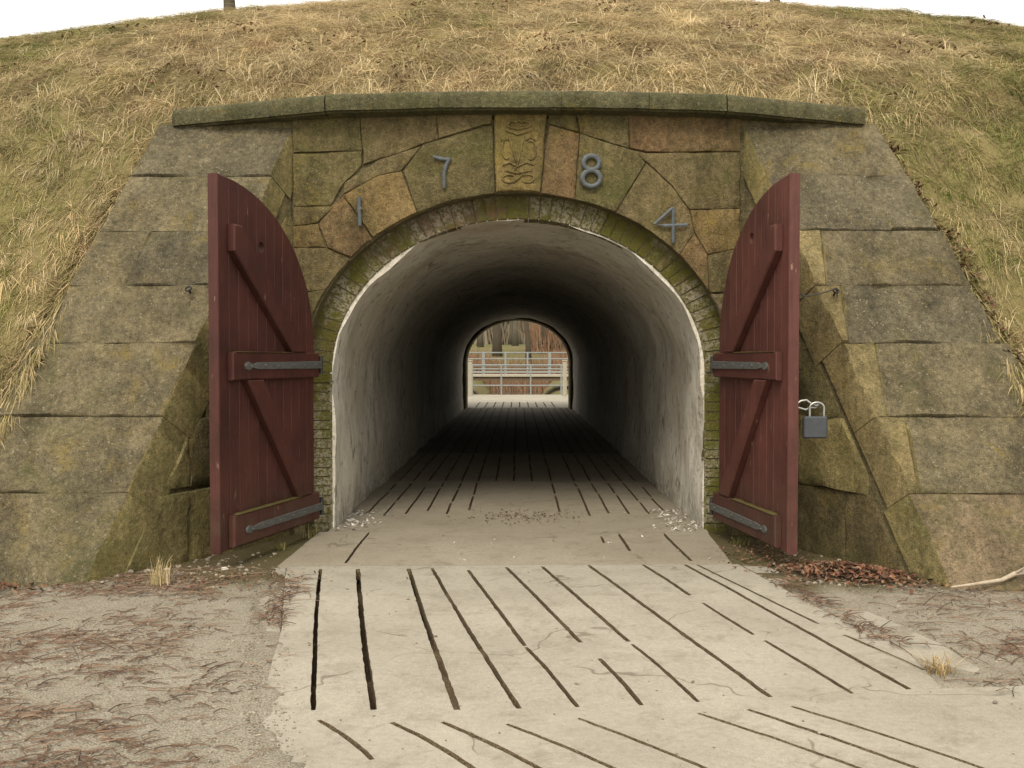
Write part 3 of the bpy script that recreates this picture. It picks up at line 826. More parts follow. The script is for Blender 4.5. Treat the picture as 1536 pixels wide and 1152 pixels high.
# ------------------------------------------------------------------ doors
def door(sg, hinge, edge, label, seed, paint='door_paint'):
    random.seed(seed)
    h = Vector((*hinge, 0)); d = Vector((edge[0] - hinge[0], edge[1] - hinge[1], 0)); W = d.length; ang = math.atan2(d.y, d.x)
    m = 1 if sg < 0 else -1          # the side of the leaf that faces the path
    root = tag(empty('door_leaf', h, ang), label, 'door', 'pair of red tunnel doors')
    Z0 = .10
    def zt(u):
        s = min(1, max(0, u / W)); return 1.52 + 1.095 * math.sqrt(max(0, 1 - (1 - s) ** 2.05))
    def prism(name, poly, y0, y1, mat, hole=None, parent=root, bev=.004):
        if area2(poly) < 0: poly = poly[::-1]
        hs = [hole] if hole else []
        inn = offset_in(poly, bev); ov, sol, _ = cdt(inn, hs)
        vs = [(x, y1 * m, z) for x, z in ov]; fs = list(sol); n = len(vs); k = len(poly)
        vs += [(x, y1 * m, z) for x, z in inn] + [(x, (y1 - bev) * m, z) for x, z in poly] + [(x, y0 * m, z) for x, z in poly]
        for i in range(k):
            j = (i + 1) % k
            fs += [(n+i, n+j, n+k+j, n+k+i), (n+k+i, n+k+j, n+2*k+j, n+2*k+i)]
        ov, sol, _ = cdt(poly, hs); q = len(vs); vs += [(x, y0 * m, z) for x, z in ov]; fs += [tuple(i + q for i in reversed(f)) for f in sol]
        if hole:
            q = len(vs); k = len(hole); vs += [(x, y1 * m, z) for x, z in hole] + [(x, y0 * m, z) for x, z in hole]
            fs += [(q+i, q+(i+1) % k, q+k+(i+1) % k, q+k+i) for i in range(k)]
        bm = bmesh.new(); bv = [bm.verts.new(v) for v in vs]
        for f in fs:
            try: bm.faces.new([bv[i] for i in f])
            except ValueError: pass
        bmesh.ops.remove_doubles(bm, verts=bm.verts, dist=1e-5); bmesh.ops.recalc_face_normals(bm, faces=bm.faces)
        me = bpy.data.meshes.new(name); bm.to_mesh(me); bm.free(); me.materials.append(M[mat])
        o = bpy.data.objects.new(name, me); COL.objects.link(o); o.parent = parent; return o
    # planks
    npl = 11; x = 0
    hu, hz = (.60 * W, 2.19) if sg < 0 else (.5 * W, 2.27)
    for i in range(npl):
        x1 = W * (i + 1) / npl
        a, b = x + .0015, x1 - .0015
        top = [(b - (b - a) * k / 4, zt(b - (b - a) * k / 4)) for k in range(5)]
        hole = None
        if a < hu < b:
            r = .040; hu = (a + b) / 2; hole = [(hu + r * math.cos(2*math.pi*k/14), hz + r * math.sin(2*math.pi*k/14)) for k in range(14)]
        zb = Z0 + random.uniform(-.006, .006)
        prism('plank', [(a, zb), (b, zb)] + top, random.uniform(-.002, .002), .05 + random.uniform(-.0015, .0015), paint, hole)
        x = x1
    # outer edge stile, rails and braces on the inner face
    prism('edge_stile', [(W + .001, Z0 - .005), (W + .03, Z0 - .005), (W + .03, zt(W)), (W + .001, zt(W))], -.006, .066, paint)
    def rail(z0, z1, u1):
        o = prism('rail', [(.0, z0), (u1, z0), (u1, z1), (.0, z1)], .0535, .100, paint, bev=.008); return o
    r1 = rail(1.25, 1.44, W * .93); r2 = rail(.12, .335, W * .93)
    prism('brace', [(.16*W, 1.443), (.32*W, 1.443), (.92*W, 2.12), (.92*W, 2.30), (.84*W, 2.30)], .0535, .108, paint, bev=.010)
    prism('brace', [(.10*W, .338), (.26*W, .338), (.80*W, 1.247), (.64*W, 1.247)], .0535, .108, paint, bev=.010)
    # moss that has settled on the ledges of the rails
    for (z, u0, u1, hh) in ((1.4415, .30, .90, .004), (.3375, .30 if sg > 0 else .2, .90, .007)):
        mb = MB(); n = 18; vs = []
        for k in range(n + 1):
            u = W * (u0 + (u1 - u0) * k / n); e = hh * (.6 + .7 * noise.noise(Vector((u * 9, z, seed)))) * (1 if 0 < k < n else .2)
            vs += [(u, .056 * m, z), (u, .060 * m, z + e * 1.3), (u, .080 * m, z + e), (u, .101 * m, z + e * .45), (u, .1035 * m, z - e * .5), (u, .1005*m, z - e * .9)]
        fs = [(k*6+i, k*6+i+1, (k+1)*6+i+1, (k+1)*6+i) for k in range(n) for i in range(5)] + [(0,1,2,3,4,5), tuple(n*6+i for i in (5,4,3,2,1,0))]
        o = mesh_obj('moss', vs, fs, 'moss', None, smooth=True, recalc=True); o.parent = root; o['kind'] = 'stuff'
    # strap hinges
    for (zc, u1) in ((1.345, .80), (.215, .80)):
        mb = MB(); n = 16; vs = []; u0 = -.03
        for k in range(n + 1):
            u = u0 + (u1 * W - u0) * k / n; hw = .030 - .006 * k / n + .003 * noise.noise(Vector((u * 14, zc, 1)))
            if k == n - 1: hw *= .55
            if k == n: hw *= 1.3
            y = .102 + .003 * noise.noise(Vector((u * 5, zc, 4)))
            vs += [(u, .100 * m, zc - hw), (u, (y + .008) * m, zc - hw * .9), (u, (y + .008) * m, zc + hw * .9), (u, .100 * m, zc + hw)]
        fs = [(k*4+i, k*4+(i+1) % 4, (k+1)*4+(i+1) % 4, (k+1)*4+i) for k in range(n) for i in range(4)] + [(0,1,2,3), tuple(n*4+i for i in (3,2,1,0))]
        o = mesh_obj('strap_hinge', vs, fs, 'iron', None, recalc=True); o.parent = root
        fu = u1 * W; fn = MB(); fn.disc((fu + .012, .100 * m, zc), (0, m, 0), .026, .012, 8)
        q = fn.build('strap_finial', 'iron', None); q.parent = o
        for k in range(6):
            fn = MB(); fn.disc((.08 + k * (fu - .12) / 5, .107 * m, zc + .004 * (-1) ** k), (0, m, 0), .009, .011, 7)
            q = fn.build('nail', 'iron', None); q.parent = o
        kn = MB(); kn.tube([(-.035, .096 * m, zc - .07), (-.035, .096 * m, zc + .07)], .017, 8); kk = kn.build('hinge_knuckle', 'iron_dark', None, smooth=True, sharp=50); kk.parent = root
    return root, W, ang, m
dl = door(-1, (-1.675, 7.93), (-2.03, 6.60), 'dark red plank door leaf swung open on the left of the tunnel', 3)
dr = door(1, (1.65, 7.93), (1.845, 6.62), 'red plank door leaf with padlock at its edge, on the right of the tunnel', 4, 'door_paint_paler')

# hook rod between the right leaf and the wing wall
E = Vector((1.885, 6.66, 1.81))
mb = MB(); mb.tube([E + Vector((math.cos(a) * .014, .0, math.sin(a) * .014)) for a in np.linspace(0, 6.28, 11)], .004, 6)
mb.tube([E + Vector((.014, 0, 0)), E.lerp(HP, .5) + Vector((0, 0, -.006)), HP + Vector((-.01, -.01, .012)), HP + Vector((.012, .012, .0)), HP + Vector((.012, .01, -.045))], .0045, 6)
tag(mb.build('door_hook', 'iron_dark', None, smooth=True, sharp=60), 'thin iron hook rod linking the right door leaf to the wing wall', 'hook')
# hasp staple and padlock
lk = Vector((1.972, 6.615, .945))
root = tag(empty('padlock', lk), 'large square grey padlock hanging at the edge of the right door leaf', 'padlock')
mb = MB(); mb.box(-.078, .078, -.026, .026, -.078, .068, .010); mb.build('lock_body', 'lock_body', root, local=True)
mb = MB(); mb.tube([(-.035, 0, .06), (-.035, 0, .10)] + [(.012 + -.047 * math.cos(a), 0, .125 + .035 * math.sin(a)) for a in np.linspace(.2, math.pi - .2, 8)] + [(.059, 0, .10), (.059, 0, .06)], .008, 8)
mb.build('shackle', 'steel', root, smooth=True, local=True, sharp=60)
mb = MB(); s0 = Vector((1.885, 6.635, 1.085))
mb.tube([s0 + Vector((-.03, 0, .01)), s0 + Vector((.0, 0, .03)), s0 + Vector((.035, 0, .035)), s0 + Vector((.065, 0, .012)), s0 + Vector((.095, -.01, -.002)), s0 + Vector((.125, -.01, .012)),
         s0 + Vector((.10, .012, -.018)), s0 + Vector((.065, 0, -.014)), s0 + Vector((.03, 0, -.03)), s0 + Vector((-.03, 0, -.012))], .008, 7)
hs = mb.build('hasp_staple', 'steel', None, smooth=True, sharp=60); hs.parent = dr[0]; hs.matrix_parent_inverse = (Matrix.Translation(dr[0].location) @ Matrix.Rotation(dr[2], 4, 'Z')).inverted()

# ------------------------------------------------------------------ trees
def tree(name, label, x, y, z, h, r, seed, mat='bark', depth=4, lean=(0, 0), group=None, first=.35):
    rnd = random.Random(seed); tr = MB(); cr = MB()
    def grow(p, d, L, rad, lev):
        n = 6 if lev == 0 else 4; pts = [p]; rs = [rad]; q = p.copy(); dd = d.copy()
        for i in range(n):
            dd = (dd + Vector((rnd.uniform(-.1, .1), rnd.uniform(-.1, .1), .03)) * (1 + lev * .6)).normalized()
            q = q + dd * L / n; pts.append(q.copy()); rs.append(rad * (1 - .55 * (i + 1) / n))
        if lev == 0: rs[0] *= 1.35
        (tr if lev == 0 else cr).tube(pts, rs, 9 if lev == 0 else (6 if lev == 1 else 3), cap=lev < 2)
        if lev >= depth: return
        k = {0: 9, 1: 6, 2: 5}.get(lev, 4)
        for i in range(k):
            f = first + (1 - first) * (i + rnd.random() * .7) / k if lev == 0 else .25 + .75 * (i + .6 * rnd.random()) / k
            f = min(f, 1.0); j = min(n - 1, int(f * n)); b = pts[j].lerp(pts[j+1], f * n - j) if f < 1 else pts[-1]
            a = rnd.uniform(0, 6.28); o = d.orthogonal().normalized(); o = Matrix.Rotation(a, 3, d) @ o
            nd = (d * rnd.uniform(.45, .9) + o * rnd.uniform(.6, 1.0) + Vector((0, 0, .15))).normalized()
            grow(b, nd, L * rnd.uniform(.38, .58) * (1.1 - .3 * f), max(.006, rad * (1 - .6 * f) * .55), lev + 1)
    root = empty(name, (x, y, z)); tag(root, label, 'tree', group)
    grow(Vector((x, y, z - .15)), Vector((lean[0], lean[1], 1)).normalized(), h * .75, r, 0)
    tr.build('trunk', mat, root, smooth=True, recalc=False); cr.build('crown', mat, root, smooth=True, recalc=False)
tree('bare_tree', 'slim tree trunk on the rampart crest at the upper left', -3.97, 13.9, rz(-3.97, 13.9), 7, .075, 21, 'bark_pale', 3, group='trees on the rampart', first=.5)
tree('bare_tree', 'slim tree trunk on the rampart crest at the upper right', 3.5, 13.9, rz(3.5, 13.9), 7, .065, 22, 'bark_pale', 3, group='trees on the rampart', first=.5)

# ------------------------------------------------------------------ beyond the tunnel: moat, footbridge, park
def fz(x, y):
    base = float(np.interp(y, [37.5, 40, 46, 54, 64, 76, 100, 160, 320], [-.5, -.35, -.12, .1, .45, 1.7, 2.6, 3.6, 6.0]))
    c = -.15 + .25 * math.sin(y * .11); hw = 1.35 + .02 * (y - 38)
    k = 1 / (1 + math.exp(min(60, (abs(x - c) - hw) * 4))) if y < 75 else 0
    k *= min(1, max(0, (72 - y) / 12)); base = base * (1 - k) + k * -1.15
    return base + noise.noise(Vector((x * .35, y * .35, 2))) * .12
xs = sorted(list(np.linspace(-220, -14, 14)) + list(np.linspace(-13, 13, 80)) + list(np.linspace(14, 220, 14)))
ys = list(np.linspace(36.2, 80, 70)) + list(np.linspace(82, 320, 30)); n = len(ys)
vs = [(x, y, fz(x, y) if y > 37 else -.6) for x in xs for y in ys]
fs = [(i*n+j, (i+1)*n+j, (i+1)*n+j+1, i*n+j+1) for i in range(len(xs)-1) for j in range(n-1)]
tag(mesh_obj('park_ground', vs, fs, 'meadow', smooth=True), kind='structure')
tag(mesh_obj('moat_water', [(-6, 38.2, -.62), (6, 38.2, -.62), (6, 76, -.62), (-6, 76, -.62)], [(0, 1, 2, 3)], 'water'), kind='structure')

# near railing on the edge of the landing
rl = tag(empty('railing', (0, 37.6, 0)), 'pale blue-grey steel railing at the edge of the landing beyond the tunnel', 'railing')
for x in (-1.73, -.63, .48, 1.63):
    mb = MB(); mb.box(x - .028, x + .028, 37.57, 37.63, -.02, 1.13); mb.build('post', 'railing_paint', rl)
for z in (1.13, .98, .36):
    mb = MB(); mb.tube([(-2.6, 37.6, z), (2.6, 37.6, z)], .026, 8); mb.build('rail', 'railing_paint', rl, smooth=True, sharp=50)
for s, lb in ((-1, 'left'), (1, 'right')):
    mb = MB(); x = s * 1.70 - (.05 if s < 0 else 0); mb.box(x - .075, x + .075, 36.2, 36.36, -.02, 1.28, .012); mb.box(x - .095, x + .095, 36.18, 36.38, 1.281, 1.33, .012)
    tag(mb.build('gate_post', 'post_paint', None), 'pale square post at the %s of the far tunnel exit' % lb, 'post', 'posts at the far exit')
br = tag(empty('footbridge', (0, 48, 0)), 'footbridge with pale blue railings crossing the moat beyond the tunnel', 'bridge')
mb = MB(); mb.box(-14, 14, 48, 50.2, .30, .50); mb.build('girder', 'bridge_timber', br)
mb = MB(); mb.box(-14, 14, 47.9, 50.3, .502, .58); mb.build('deck', 'post_paint', br)
for yy in (48.0, 50.2):
    for i in range(-8, 9):
        x = -.62 + 1.09 * i; mb = MB(); mb.box(x - .032, x + .032, yy - .03, yy + .03, .582, 1.66); mb.build('post', 'railing_paint', br)
    for z in (1.66, 1.36, 1.02, .70):
        mb = MB(); mb.tube([(-14, yy, z), (14, yy, z)], .028, 6); mb.build('rail', 'railing_paint', br, smooth=True, sharp=50)
for x in (-7.5, 7.5):
    mb = MB(); mb.box(x - .3, x + .3, 48.2, 50, -1.2, .298, .02); mb.build('pier', 'stone_tan', br)
TR = [(-1.55, 74, .32, 'broad tree trunk standing in the park, left in the far tunnel opening'), (.75, 70, .20, 'darker slim trunk right of centre in the far tunnel opening'),
      (1.95, 77, .24, 'grey trunk on the right in the far tunnel opening')]
for i, (x, y, r, lb) in enumerate(TR): tree('park_tree', lb, x, y, fz(x, y), 15, r, 40 + i, 'bark', 3, group='trees in the park')
FARL = ['distant bare tree %s, seen through the tunnel' % q for q in ('left of the broad park trunk', 'midway between the two near park trunks', 'at the right behind the russet thicket', 'close behind the broad park trunk',
   'just right of the slim dark trunk', 'far right, half hidden by the arch', 'at the far left edge of the opening', 'in the middle, deep in the park', 'behind the grey right-hand trunk', 'second from the left edge of the opening',
   'left of centre, deepest in the park', 'at the extreme right edge of the opening', 'deep behind the russet thicket', 'deep in the park, left side')]
far = [(-3.6, 96), (-.3, 104), (3.4, 98), (-2.2, 118), (1.3, 120), (4.4, 126), (-5, 130), (.2, 140), (2.7, 112), (-4.2, 108), (-1.2, 150), (5.2, 145), (3.0, 155), (-3.2, 148)]
for i, (x, y) in enumerate(far):
    tree('far_tree', FARL[i], x, y, fz(x, y), 16, .26 + .05 * (i % 3), 60 + i, 'bark_pale', 3, group='distant park trees')
# brushwood and the wood edge behind: leafless russet undergrowth
def brush(name, label, n, box, hgt, pal, seed, rad=.006):
    rg = np.random.default_rng(seed); mb_v = []; mb_f = []; cols = []
    for i in range(n):
        x = rg.uniform(box[0], box[1]); y = rg.uniform(box[2], box[3]); z = fz(x, y); h = hgt * rg.uniform(.5, 1.1)
        dx, dy = rg.normal(0, .22, 2); w = rad * rg.uniform(.7, 1.6); c = pal[rg.integers(len(pal))] * rg.uniform(.7, 1.25)
        b = len(mb_v); mb_v += [(x - w, y, z), (x + w, y, z), (x + dx * h * .5 + w*.7, y + dy, z + h * .55), (x + dx * h * .5 - w*.7, y + dy, z + h * .55), (x + dx * h * 1.3, y + dy * 1.5, z + h), (x, y + w, z + h * .1)]
        mb_f += [(b, b+1, b+2, b+3), (b+3, b+2, b+4), (b, b+5, b+3), (b+5, b+1, b+2)]; cols += [c] * 6
    me = bpy.data.meshes.new(name); me.from_pydata(mb_v, [], mb_f); set_tint(me, np.array(cols)); me.materials.append(M['litter'])
    o = bpy.data.objects.new(name, me); COL.objects.link(o); tag(o, label, 'undergrowth', kind='stuff')
RUS = [np.array(c) for c in ((.23, .125, .075), (.19, .115, .07), (.27, .16, .09), (.15, .11, .065))]
GRY = [np.array(c) for c in ((.20, .165, .115), (.16, .135, .095), (.24, .20, .14))]
brush('undergrowth', 'russet leafless undergrowth along the far bank of the moat', 5000, (-7, 7, 60, 69), 1.3, RUS, 5, .02)
brush('undergrowth', 'russet thicket among the park trees on the right', 3500, (1.2, 9, 76, 90), 2.6, RUS, 6, .03)
brush('far_wood', 'grey brown mass of distant leafless wood behind the park', 14000, (-16, 16, 150, 190), 12, GRY, 7, .09)

# ------------------------------------------------------------------ grass on the rampart
def in_view(x, y, m=.58): return abs(x) < m * y + .4
def make_blades(name, label, cen, nrmdown, count, length, width, tint, spread, seed, lift=.55):
    """cen: (n,3) tuft roots; nrmdown: (n,2) downhill direction; one curved tapering blade = 2 quads + tip"""
    rg = np.random.default_rng(seed); n = len(cen); k = count
    idx = np.repeat(np.arange(n), k); N = n * k
    base = cen[idx].copy(); ang = rg.uniform(0, 2*np.pi, N); rr = spread[idx] * np.sqrt(rg.uniform(0, 1, N))
    base[:, 0] += np.cos(ang) * rr; base[:, 1] += np.sin(ang) * rr
    base[:, 2] = np.array([ZF(x, y) for x, y in base[:, :2]]) - .006
    a2 = ang + rg.normal(0, 1.1, N)
    d = np.stack([np.cos(a2), np.sin(a2)], 1) * .9 + nrmdown[idx] * (.7 if lift < .7 else 1.0); d /= np.linalg.norm(d, axis=1)[:, None] + 1e-6
    L = length[idx] * rg.uniform(.5, 1.25, N); w = width * rg.uniform(.6, 1.3, N)
    up = lift * rg.uniform(.3, 1.3, N)
    side = np.stack([-d[:, 1], d[:, 0], np.zeros(N)], 1)
    tw = rg.normal(0, .35, N); side[:, 2] = tw
    slope = np.array([0.0])
    def pt(t):
        h = L * t; hor = h * (1 - up * .55 * (1 - t)); 
        p = base.copy(); p[:, 0] += d[:, 0] * hor; p[:, 1] += d[:, 1] * hor
        dz = L * (up * t * 1.25 - up * t * t * .85) + SLOPE(base, d) * hor
        p[:, 2] += dz; return p
    P = [pt(t) for t in (0, .38, .74, 1.0)]
    V = np.empty((N, 7, 3)); 
    for i, ww in ((0, 1.0), (1, .9), (2, .6)):
        V[:, 2*i] = P[i] - side * (w * ww)[:, None]; V[:, 2*i+1] = P[i] + side * (w * ww)[:, None]
    V[:, 6] = P[3]
    b = np.arange(N)[:, None] * 7
    quads = np.concatenate([b + np.array([[0, 1, 3, 2]]), b + np.array([[2, 3, 5, 4]])]); tris = b + np.array([[4, 5, 6]])
    me = bpy.data.meshes.new(name); nl = len(quads) * 4 + len(tris) * 3
    me.vertices.add(N * 7); me.vertices.foreach_set('co', V.reshape(-1).astype(np.float32))
    me.loops.add(nl); me.loops.foreach_set('vertex_index', np.concatenate([quads.ravel(), tris.ravel()]).astype(np.int32))
    me.polygons.add(len(quads) + len(tris))
    ls = np.concatenate([np.arange(len(quads)) * 4, len(quads) * 4 + np.arange(len(tris)) * 3]).astype(np.int32)
    me.polygons.foreach_set('loop_start', ls); me.update(calc_edges=True); me.validate()
    tc = tint[idx] * rg.uniform(.65, 1.25, N)[:, None] 
    set_tint(me, np.repeat(tc, 7, axis=0)); me.materials.append(M['blades'])
    o = bpy.data.objects.new(name, me); COL.objects.link(o)
    tag(o, label, 'grass', kind='stuff'); return o
# fast terrain lookup for the blades
GX = np.linspace(-10, 10, 401); GY = np.linspace(5.5, 15.5, 401)
GZ = np.array([[rz(x, y) for y in GY] for x in GX])
def ZF(x, y):
    i = (x + 10) / 20 * 400; j = (y - 5.5) / 10 * 400; i0 = int(min(399, max(0, i))); j0 = int(min(399, max(0, j))); a = i - i0; b = j - j0
    return (GZ[i0, j0]*(1-a) + GZ[i0+1, j0]*a)*(1-b) + (GZ[i0, j0+1]*(1-a) + GZ[i0+1, j0+1]*a)*b
def SLOPE(base, d):
    s = np.interp(base[:, 1] , [6, 8.2, 9.2, 13, 14, 15], [1.45, 1.2, .72, .5, .12, 0]); return s * d[:, 1]
rg = np.random.default_rng(3)
cen = []; dwn = []; ln = []; tn = []; sp = []
STRAW = np.array((.58, .455, .25)); PALE = np.array((.72, .59, .36)); GRN = np.array((.20, .215, .06)); OLV = np.array((.34, .29, .125)); BRN = np.array((.30, .195, .115))
while len(cen) < 13500:
    x = rg.uniform(-9.4, 9.4); y = rg.uniform(5.9, 15.0)
    if not in_view(x, y) or y < ystart(x) + .02: continue
    if y > 8.6 and rg.random() < .12: continue
    z = ZF(x, y)
    g = noise.noise(Vector((x * .55, y * .55, 21))) + .5 * noise.noise(Vector((x * 1.9, y * 1.9, 4)))
    side = min(1, max(0, (abs(x) - 2.6) / 3.0))
    gr = -.04 + .72 * side + .5 * g + (.12 if x > 0 and y < 9 else 0) + (.15 if y > 12.3 and abs(x) > 4 else 0) + (.16 if y < 8.4 else 0)
    u = rg.random()
    if u < gr * .5: c = GRN * rg.uniform(.8, 1.3)
    elif u < gr * 1.25: c = OLV * rg.uniform(.8, 1.2)
    elif rg.random() < .12: c = BRN
    else: c = STRAW * (1 - .0) if rg.random() < .62 else PALE
    cen.append((x, y, z)); tn.append(c * (1 - .15 * side) * (1 + .55 * noise.noise(Vector((x * 2.6, y * 2.6, 61)))) * rg.uniform(.65, 1.2))
    sw = noise.noise(Vector((x * .8, y * .8, 40))) * 1.5
    dwn.append((math.sin(sw), -math.cos(sw)))
    ln.append(rg.uniform(.11, .27) * (1.05 - .4 * side) * (.62 if y < 8.3 else 1)); sp.append(rg.uniform(.03, .13))
make_blades('grass', 'matted dry straw-coloured and green grass covering the rampart', np.array(cen), np.array(dwn), 30, np.array(ln), .0023, np.array(tn), np.array(sp), 9, .62)
# the fringe that hangs over the coping, and the fringe along the wing walls
cen = []; dwn = []; ln = []; tn = []; sp = []
for i in range(420):
    x = rg.uniform(-2.85, 2.85); cen.append((x, rg.uniform(8.30, 8.46), 3.5)); dwn.append((rg.normal(0, .35), -1)); ln.append(rg.uniform(.12, .26))
    tn.append((STRAW if rg.random() < .5 else OLV) * rg.uniform(.6, 1.0)); sp.append(.06)
for s in (-1, 1):
    for i in range(380):
        a = rg.uniform(2.89, 3.8); y = ystart(a) + rg.uniform(.0, .16); cen.append((s * a, y, 0)); dwn.append((s * .15, -.8)); ln.append(rg.uniform(.06, .16))
        tn.append((STRAW if rg.random() < (.6 if s < 0 else .35) else OLV) * rg.uniform(.7, 1.15)); sp.append(.06)
make_blades('grass_fringe', 'drooping fringe of dry grass along coping and wing walls', np.array(cen), np.array(dwn), 16, np.array(ln), .004, np.array(tn), np.array(sp), 10, .8)

# ------------------------------------------------------------------ litter, twigs, leaves, pebbles
def twigs(name, label, n, pick, seed, lmin=.05, lmax=.22, rad=.0028, dirm=0.0, dirs=.8, pal=None):
    rg = np.random.default_rng(seed); vs = []; fs = []; cols = []
    pal = pal or [np.array(c) for c in ((.13, .078, .05), (.16, .10, .066), (.10, .062, .042), (.20, .14, .095), (.085, .058, .042))]
    for i in range(n):
        x, y = pick(rg); L = rg.uniform(lmin, lmax) * (1 if rg.random() < .85 else 1.7); a = rg.normal(dirm, dirs); cv = rg.normal(0, .3); r = rad * rg.uniform(.6, 1.5)
        c = pal[rg.integers(len(pal))] * rg.uniform(.7, 1.3); b = len(vs); st = 4; px, py = x, y
        lift = rg.uniform(0, .012)
        for k in range(st + 1):
            t = k / st; aa = a + cv * (t - .5); rr = r * (1 - .6 * t)
            nx, ny = -math.sin(aa), math.cos(aa); z = gz(px, py) if not on_slab(px, py) else .003
            z += .003 + lift * math.sin(t * math.pi) 
            vs += [(px + nx * rr, py + ny * rr, z), (px - nx * rr, py - ny * rr, z), (px, py, z + rr * 1.6)]
            px += math.cos(aa) * L / st; py += math.sin(aa) * L / st
        for k in range(st):
            q = b + k * 3; fs += [(q, q+3, q+5, q+2), (q+1, q+2, q+5, q+4)]
        cols += [c] * ((st + 1) * 3)
    me = bpy.data.meshes.new(name); me.from_pydata(vs, [], fs); set_tint(me, np.array(cols)); me.materials.append(M['litter'])
    o = bpy.data.objects.new(name, me); COL.objects.link(o); tag(o, label, 'twigs', kind='stuff')
def on_slab(x, y): return inside((x, y), mid) or inside((x, y), near) or inside((x, y), thr) or inside((x, y), bord) or inside((x, y), bordl)
def dens(x, y, s): return .30 + .8 * noise.noise(Vector((x * 1.8, y * 2.6, s))) + .5 * noise.noise(Vector((x * 5, y * 5, s)))
def pick_l(rg):
    while True:
        y = rg.uniform(2.9, 6.6); x = rg.uniform(-.56 * y - .1, -.75)
        edge = -1.2 - .12 * (y - 4)
        w = min(1, max(.0, (edge + .2 - x) / .9)) 
        if on_slab(x, y) and rg.random() > .08: continue
        if x > edge + .35: continue
        if rg.random() < max(.06, w) * max(0.02, dens(x, y, 3)): return x, y
def pick_r(rg):
    while True:
        y = rg.uniform(3.9, 6.4); x = rg.uniform(1.7, .56 * y + .15)
        if on_slab(x, y) and rg.random() > .06: continue
        w = min(1, max(.15, (x - 1.7) / .6))
        if rg.random() < w * max(.03, dens(x, y, 30)): return x, y
twigs('twig_litter', 'thin reddish brown twigs strewn over the gravel on the left', 2300, pick_l, 51, lmin=.02, lmax=.12, rad=.0024, dirm=.3, dirs=.7)
twigs('twig_litter', 'thin brown twigs strewn over the gravel on the right', 460, pick_r, 52, lmin=.04, lmax=.20, rad=.0022, dirm=.1, dirs=.8)
def pick_edge(rg):
    if rg.random() < .45: 
        t = rg.random(); return (-1.42 + .25 * t * 0 + rg.normal(0, .05) + .1*(1-t), 5.15 + 1.1 * t)
    t = rg.random(); return (1.62 + .22 * (1 - t) + rg.normal(0, .05), 4.8 + 1.5 * t)
twigs('twig_litter', 'short twigs gathered against both paving edges', 420, pick_edge, 53, .03, .12, dirs=1.5)
def leaves(name, label, n, pick, seed, size=.035, pal=None, cat='leaves', heap=0.0):
    rg = np.random.default_rng(seed); vs = []; fs = []; cols = []
    pal = pal or [np.array(c) for c in ((.155, .068, .040), (.12, .058, .037), (.20, .11, .060), (.085, .046, .032), (.17, .12, .075))]
    for i in range(n):
        x, y, z = pick(rg); s = size * rg.uniform(.5, 1.3); a = rg.uniform(0, 6.28); t1, t2 = rg.normal(0, .45, 2); bend = rg.uniform(-.5, .9)
        u = Vector((math.cos(a), math.sin(a), t1)).normalized(); v = Vector((-math.sin(a), math.cos(a), t2)).normalized(); nn = u.cross(v)
        c = Vector((x, y, z + .006)); b = len(vs)
        vs += [c - u * s, c - u * s * .2 + v * s * .5 + nn * s * bend * .35, c + u * s + nn * s * bend * .5, c - u * s * .2 - v * s * .5 + nn * s * bend * .35, c + nn * 0]
        fs += [(b, b+4, b+1), (b+1, b+4, b+2), (b+2, b+4, b+3), (b+3, b+4, b)]; cols += [pal[rg.integers(len(pal))] * rg.uniform(.7, 1.3)] * 5
    me = bpy.data.meshes.new(name); me.from_pydata([tuple(v) for v in vs], [], fs); set_tint(me, np.array(cols)); me.materials.append(M['litter'])
    o = bpy.data.objects.new(name, me); COL.objects.link(o); tag(o, label, cat, kind='stuff')
def pile(cx, cy, sx, sy, h, ax=0.0):
    def f(rg):
        u, v = rg.normal(0, .5, 2); x = cx + u * sx * math.cos(ax) - v * sy * math.sin(ax); y = cy + u * sx * math.sin(ax) + v * sy * math.cos(ax)
        return x, y, max(0, h * math.exp(-(u*u + v*v) * 1.6)) * rg.uniform(.3, 1) 
    return f
leaves('leaf_litter', 'heap of rust brown leaves at the foot of the right wing wall', 1700, pile(2.15, 6.42, .42, .26, .06, -.5), 71, .022)
leaves('leaf_litter', 'brown leaves under the left corner of the wing wall', 260, pile(-3.3, 5.95, .4, .16, .04), 72, .024)
leaves('leaf_litter', 'scattered brown leaves and dirt beside the left door leaf', 900, pile(-2.15, 6.15, .75, .3, .012, .2), 73, .013)
leaves('leaf_litter', 'dry leaves under the right door leaf', 330, pile(1.75, 7.0, .3, .5, .012), 74, .015)
leaves('leaf_litter', 'small patch of dirt and leaf bits on the tunnel floor', 230, pile(.06, 8.75, .5, .38, .006), 75, .016, [np.array((.10, .06, .04)), np.array((.15, .09, .06)), np.array((.3, .25, .19))])
def slope_leaf(rg):
    a = rg.uniform(2.92, 3.7); y = ystart(a) + rg.uniform(0, .22); return a + rg.uniform(0, .12), y, ZF(a, y) + .05
leaves('leaf_litter', 'brown leaves caught along the grassy edge of the right wing wall', 220, slope_leaf, 76, .03)
def bank_leaf(rg):
    while True:
        x = rg.uniform(-5, 5.5); y = rg.uniform(8.6, 11.9)
        if noise.noise(Vector((x * 1.4, y * 1.4, 90))) > .22: return x, y, ZF(x, y) + rg.uniform(.02, .07)
leaves('leaf_litter', 'patches of russet leaves caught in the grass above the coping', 750, bank_leaf, 84, .028)
def flk(s):
    def f(rg): return s * (1.5 - abs(rg.normal(0, .16))), rg.uniform(8.0, 9.1), .0
    return f
W_ = [np.array((.55, .52, .46)), np.array((.45, .42, .36))]
leaves('plaster_flakes', 'white plaster flakes fallen along the left tunnel wall', 130, flk(-1), 77, .02, W_, 'flakes')
